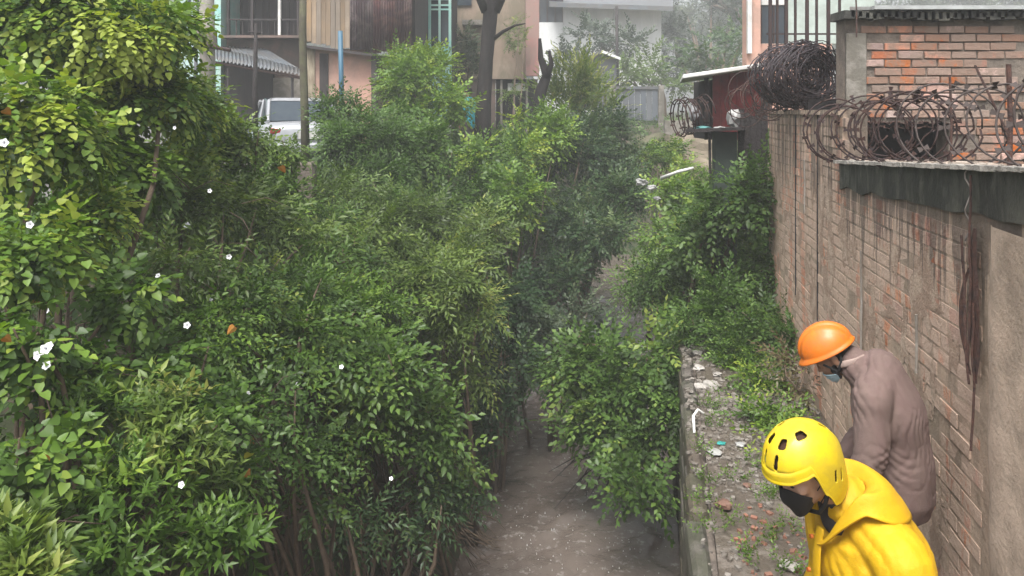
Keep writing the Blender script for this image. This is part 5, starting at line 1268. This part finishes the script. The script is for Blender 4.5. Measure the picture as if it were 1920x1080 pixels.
# orange helmet
M_orange = mat('orange_shell', (.66, .17, .012), (.60, .145, .010), rough=.42, bump=.06, bscale=60, dirt=(.38, .12, .03), dirt_amt=.5, dirt_scale=14, coat=.1)
def oh(u, v):
    ph = 2 * math.pi * u; rim = lerp(.012, .045, .5 + .5 * math.cos(ph)) - .006 * math.sin(ph) ** 2
    er = math.asin(max(-.95, (rim - .04) / .125)); el_ = math.pi / 2 + (er - math.pi / 2) * v
    rx, ry, rz = .137, .112, .126
    x, y, z = rx * math.cos(el_) * math.cos(ph), ry * math.cos(el_) * math.sin(ph), .04 + rz * math.sin(el_)
    r_ = .007 * math.exp(-(y / .017) ** 4) * min(1, v * 99) * sst(1.0, .75, v) - .0025 * math.exp(-((abs(y) - .026) / .005) ** 2)
    r_ += .003 * math.exp(-((abs(y) - .055) / .012) ** 2) * sst(1, .8, v)
    k = 1 + r_ / .12
    fl_ = sst(.90, 1.0, v) * (.012 + .022 * max(0, math.cos(ph)) ** 2)
    return hf(HM, hc, (x * k + fl_ * math.cos(ph), y * k + fl_ * .8 * math.sin(ph), z * (1 + (r_ / .12) * .8) - fl_ * .15))
hel = put('helmet', grid_mesh('helmet', oh, 96, 40, True), M_orange, t1, .004, -1)
M_strap = mat('black_strap', (.015, .015, .016), (.02, .02, .02), rough=.7)
for s in (-1, 1):
    mb = MB()
    for a in ((.055, .086), (-.045, .09)):
        pts = [Vector((a[0], s * a[1], .0)), Vector((a[0] * .6, s * .082, -.035)), Vector((.02, s * .074, -.07)), Vector((.03, s * .045, -.105)), Vector((.035, 0, -.12))]
        mb.tube([parent_world(t1) @ hf(HM, hc, q) for q in pts], .0065, 6)
    mb.build('chin_strap', M_strap, t1, smooth=True)
# surgical mask pulled under the chin
def chinmask(M, c, pts_r, m, par, nm='face_mask', lo=(-.105), hi=-.045, w_=70, grow_=1.0, nose=0, pl=3):
    def f(u, v):
        a = R(lerp(-w_, w_, u)); z = lerp(hi, lo, v) + .02 * (abs(u - .5) * 2) ** 2 * (1 - 2 * v) * -1
        bul = (.095 + nose * math.exp(-((u - .5) / .12) ** 2) * (1 - v) + .004 * math.sin(v * math.pi * 2 * pl)) * grow_
        k = 1 - .30 * v ** 2.2
        return hf(M, c, (bul * math.cos(a) * k + .005, .080 * grow_ * math.sin(a) * (1 - .28 * v), z - .01 * math.cos(a) * v))
    return put(nm, grid_mesh(nm, f, 28, 14), m, par, .003, 1)
chinmask(HM, hc, None, mat('blue_mask', (.36, .52, .60), (.44, .58, .64), rough=.85, scale=30), t1, hi=-.055, lo=-.118, w_=72, grow_=.97)

# --- the man in the yellow raincoat: coming closer, looking down at the ledge
HD2 = R(-171)
J2 = dict(pelvis=(-.03, 0, .90), waist=(-.02, 0, 1.05), chest=(.01, 0, 1.20), upper=(.055, 0, 1.325), neck=(.135, 0, 1.41),
          shl=(.03, .20, 1.275), ell=(.0, .27, 1.0), wrl=(.21, .24, .86), shr=(.03, -.20, 1.275), elr=(-.02, -.27, 1.0), wrr=(.06, -.29, .76),
          knl=(.05, .10, .50), anl=(-.02, .11, .09), knr=(.12, -.10, .51), anr=(.08, -.12, .09))
base2 = Vector((1.22, 2.72, -2.69))
t2, bm, HM, hc = person('person in a bright yellow raincoat, yellow vented helmet and black face mask', base2, HD2, J2, None, M_skin2, (.240, 0, 1.492), R(20), R(12), coat=True)
M_coat = mat('yellow_pvc', (.56, .335, .006), (.51, .295, .006), rough=.62, scale=3, bump=.25, bscale=30, coat=.0, spec=.3, dirt=(.50, .28, .015), dirt_amt=.5, dirt_scale=4)
def hoodf(u, v):
    a = R(lerp(-166, 166, u)); ca = math.cos(a); bk = max(0, ca); aa = abs(lerp(-1, 1, u))
    fr = sst(.45, 1, aa)                                   # 1 at the front ends
    r_in = .080 - .004 * fr; wid = lerp(.062 + .085 * bk, .020, fr)
    r = r_in + wid * v + .006 * math.sin(a * 7 + v * 3) * v * (1 - v)
    z0 = 1.425 + .012 * ca - .155 * fr ** 1.1; ht = lerp(.034 + .012 * bk, .010, fr)
    z = z0 + ht * math.sin(math.pi * min(1, v * 1.35) * .8) - (.03 + .075 * bk) * (1 - fr) * v ** 2.2 - .012 * fr * v + .006 * math.sin(v * 9 + a * 2) * (1 - fr)
    return Vector((.118 - r * ca, r * math.sin(a) * (1 + .12 * (1 - fr)), z + .004 * mnoise.noise(Vector((a * 2.2, v * 4, 1)))))
put('hood', grid_mesh('hood', hoodf, 90, 22), M_coat, t2, .007, -1)
bmh = bmesh.new()
# front placket
ring_loft(bmh, [Vector((.19, .01, 1.295)), Vector((.205, .012, 1.21)), Vector((.205, .014, 1.05)), Vector((.18, .014, .87))], [(.024, .0075)] * 4, (0, 1, 0), 10, 3)
put('placket', organic(bmh, 'placket', .0055, 1), M_coat, t2)
put('raincoat', organic(bm, 'raincoat', .0085, 3, wrinkles(.0085, .075, .006)), M_coat, t2)
for z_, x_ in ((1.275, .222), (1.165, .232), (1.05, .232)):
    MB().tube([parent_world(t2) @ Vector((x_, .016, z_)), parent_world(t2) @ Vector((x_ + .009, .016, z_))], .0075, 10).build('snap_button', mat('snap', (.45, .12, .02), (.3, .08, .02), rough=.3), t2)
bm = bmesh.new(); ring_loft(bm, [Vector((.10, 0, 1.31)), Vector((.125, 0, 1.38))], [(.085, .07), (.068, .064)])
put('dark_collar', organic(bm, 'dark_collar', .008, 2), mat('dark_cotton', (.045, .04, .045), (.03, .03, .035), rough=.9), t2)
M_yellow = mat('yellow_shell', (.60, .45, .010), (.56, .41, .009), rough=.42, bump=.06, bscale=60, dirt=(.40, .29, .03), dirt_amt=.5, dirt_scale=18, coat=.1)
def yrim(ph):
    a = abs(math.degrees(math.atan2(math.sin(ph), math.cos(ph))))
    pts = [(0, .034), (35, .036), (58, .046), (70, .052), (80, -.03), (94, -.088), (106, -.092), (130, -.07), (180, -.062)]
    for (a0, z0), (a1, z1) in zip(pts, pts[1:]):
        if a <= a1: return lerp(z0, z1, sst(a0, a1, a))
    return -.062
def yh(u, v, g=0):
    ph = 2 * math.pi * u; rim = yrim(ph); rz = .133 - g; top = .03 + rz
    zt = math.pi / 2; er = math.asin(max(-.98, (rim - .03) / .14)); el_ = zt + (er - zt) * v
    ce = math.cos(el_) if el_ > 0 else math.cos(el_ * .55); ce = max(0, ce) ** .92
    x, y, z = (.133 - g) * ce * math.cos(ph), (.113 - g) * ce * math.sin(ph), .03 + (rz if el_ > 0 else .14) * math.sin(el_)
    f_ = max(0, math.cos(ph)); r_ = .0025 * sst(.82, .88, v) * f_ ** .5 - .006 * math.exp(-((v - .82) / .022) ** 2) * f_ ** 4
    r_ += .003 * math.exp(-((abs(y) - .045) / .008) ** 2) * sst(.85, .5, v) * (el_ > 0) + .003 * sst(.95, 1, v)
    k = 1 + r_ / .13
    return hf(HM, hc, (x * k, y * k, z))
SLOTS = [(15, 30, 4.2, 11, .1), (25, 57, 11, 8, .2), (80, 66, 17, 7.5, 0), (160, 42, 6, 9, 0), (103, -8, 2.6, 8, .3), (116, -13, 2.6, 9, .3)]
def ykeep(u, v):
    ph = 2 * math.pi * u; a = math.degrees(math.atan2(math.sin(ph), math.cos(ph))); rim = yrim(ph)
    er = math.degrees(math.asin(max(-.98, (rim - .03) / .14))); el_ = 90 + (er - 90) * v
    for (sa, se, wa, we, sk) in SLOTS:
        da = (abs(a) - sa - sk * (el_ - se)) * 1; de = el_ - se
        if (abs(da) / wa) ** 4 + (abs(de) / we) ** 4 < 1: return False
    return True
hel = put('helmet', grid_mesh('helmet', lambda u, v: yh(u, v), 360, 130, True, ykeep), M_yellow, t2, .005, -1)
put('liner', grid_mesh('liner', lambda u, v: yh(u, v * .97, .013), 48, 24, True), mat('helmet_liner', (.05, .02, .008), (.035, .018, .01), rough=.9), hel)
bm = bmesh.new(); ellipsoid(bm, hf(HM, hc, (-.022, 0, .02)), (.088, .080, .094), HM); put('hair', organic(bm, 'hair', .007, 2), M_hair, t2)
M_bmask = mat('black_mask', (.010, .010, .011), (.015, .015, .016), rough=.8, scale=30, bump=.2, bscale=150)
def mk(u, v):
    a = R(lerp(-66, 66, u)); s_ = abs(u - .5) * 2
    hi = lerp(-.006, -.045, s_ ** 1.5); lo = lerp(-.128, -.078, s_ ** 2); z = lerp(hi, lo, v)
    nose = .020 * math.exp(-((u - .5) / .10) ** 2) * math.exp(-((v - .28) / .35) ** 2)
    k = 1 - .24 * max(0, v - .45) ** 1.3 * 1.6
    return hf(HM, hc, ((.096 + nose) * max(0, math.cos(a)) ** .85 * k + .006, .079 * math.sin(a) * (1 - .20 * v) + 0, z))
put('face_mask', grid_mesh('face_mask', mk, 36, 18), M_bmask, t2, .003, 1)
for s in (-1, 1):
    mb = MB(); W2 = parent_world(t2)
    mb.tube([W2 @ hf(HM, hc, q) for q in ((.03, s * .079, -.025), (.0, s * .085, .0), (-.02, s * .088, .01))], .002, 5)
    mb.tube([W2 @ hf(HM, hc, q) for q in ((.03, s * .070, -.08), (.0, s * .080, -.05), (-.02, s * .088, -.03))], .002, 5)
    mb.build('ear_loop', M_bmask, t2, smooth=True)
    mb = MB()
    mb.tube([W2 @ hf(HM, hc, q) for q in ((.012, s * .098, -.045), (.02, s * .080, -.085), (.03, s * .05, -.122), (.034, 0, -.136))], .0075, 6); mb.build('chin_strap', M_strap, t2, smooth=True)
    mb = MB()   # eye: white and dark iris, mostly lidded by the downward look
    c = W2 @ hf(HM, hc, (.088, s * .031, .003)); mb2 = bmesh.new(); bmesh.ops.create_uvsphere(mb2, u_segments=12, v_segments=8, radius=.0085); me = bpy.data.meshes.new('eye'); mb2.to_mesh(me); mb2.free(); me.materials.append(M_hair)
    e_ = link('eye', me, t2); e_.location = hf(HM, hc, (.0835, s * .031, .000))
    mb = MB(); mb.tube([W2 @ hf(HM, hc, q) for q in ((.094, s * .014, .022), (.094, s * .032, .027), (.082, s * .050, .022))], [.003, .004, .002], 6); mb.build('eyebrow', M_hair, t2, smooth=True)

# --- someone far off by the trunk, seen from the chest up over the bushes
t3 = thing('person', 'distant person in a turquoise shirt half hidden beside the tall dark trunk', 'person', P(881, 0, 19.2).xy.to_3d() + Vector((0, 0, -1.20)), R(150))
t3.location.z = height(t3.location.x - K * t3.location.y, t3.location.y)
bm = bmesh.new(); ring_loft(bm, [(0, 0, .9), (0, 0, 1.1), (.01, 0, 1.35), (.02, 0, 1.45)], [(.14, .1), (.13, .1), (.16, .11), (.1, .08)]); ring_loft(bm, [(.02, 0, 1.42), (.03, 0, 1.54)], [.055, .05]); head_shapes(bm, Matrix.Identity(3), Vector((.05, 0, 1.63)))
for s in (-1, 1):
    ring_loft(bm, [(.0, s * .06, 1.42), (.01, s * .18, 1.38), (.02, s * .22, 1.1), (.12, s * .2, .88)], [.06, .055, .042, .028], (1, 0, 0)); hand(bm, (.12, s * .2, .88), (.3, 0, -1), (1, 0, 0)); ring_loft(bm, [(0, s * .09, .9), (.02, s * .1, .48), (0, s * .1, .08)], [.085, .055, .04]); ring_loft(bm, [(-.04, s * .1, .04), (.15, s * .1, .03)], [(.04, .035), (.04, .025)], n=10)
put('body', organic(bm, 'body', .012, 2), M_skin, t3)
bm = bmesh.new(); ring_loft(bm, [(0, 0, .85), (0, 0, 1.1), (.01, 0, 1.35), (.02, 0, 1.47)], [(.18, .13), (.165, .13), (.19, .135), (.09, .08)])
for s in (-1, 1): ring_loft(bm, [(.0, s * .06, 1.42), (.01, s * .18, 1.38), (.02, s * .215, 1.17)], [.08, .075, .06], (1, 0, 0))
put('shirt', organic(bm, 'shirt', .014, 2), mat('turquoise_cloth', (.06, .42, .50), (.05, .34, .42), rough=.8), t3)
bm = bmesh.new()
for s in (-1, 1): ring_loft(bm, [(0, s * .07, .9), (.02, s * .1, .48), (0, s * .1, .1)], [.11, .08, .07])
put('trousers', organic(bm, 'trousers', .014, 2), M_trous, t3)
bm = bmesh.new(); ellipsoid(bm, (.035, 0, 1.665), (.102, .088, .092)); put('hair', organic(bm, 'hair', .01, 1), M_hair, t3)
# ------------------------------------------------------------------ air thick with drizzle
mb = MB(); mb.box((0, 60, 1.5), (330, 290, 17))
hz = mb.build('haze', bpy.data.materials.new('haze'), None, kind='stuff')
m = hz.data.materials[0]; m.use_nodes = True; t = m.node_tree; t.nodes.clear()
pv = t.nodes.new('ShaderNodeVolumePrincipled'); pv.inputs['Density'].default_value = .0048; pv.inputs['Color'].default_value = (.86, .88, .90, 1); pv.inputs['Anisotropy'].default_value = .2
oo = t.nodes.new('ShaderNodeOutputMaterial'); t.links.new(pv.outputs[0], oo.inputs['Volume'])
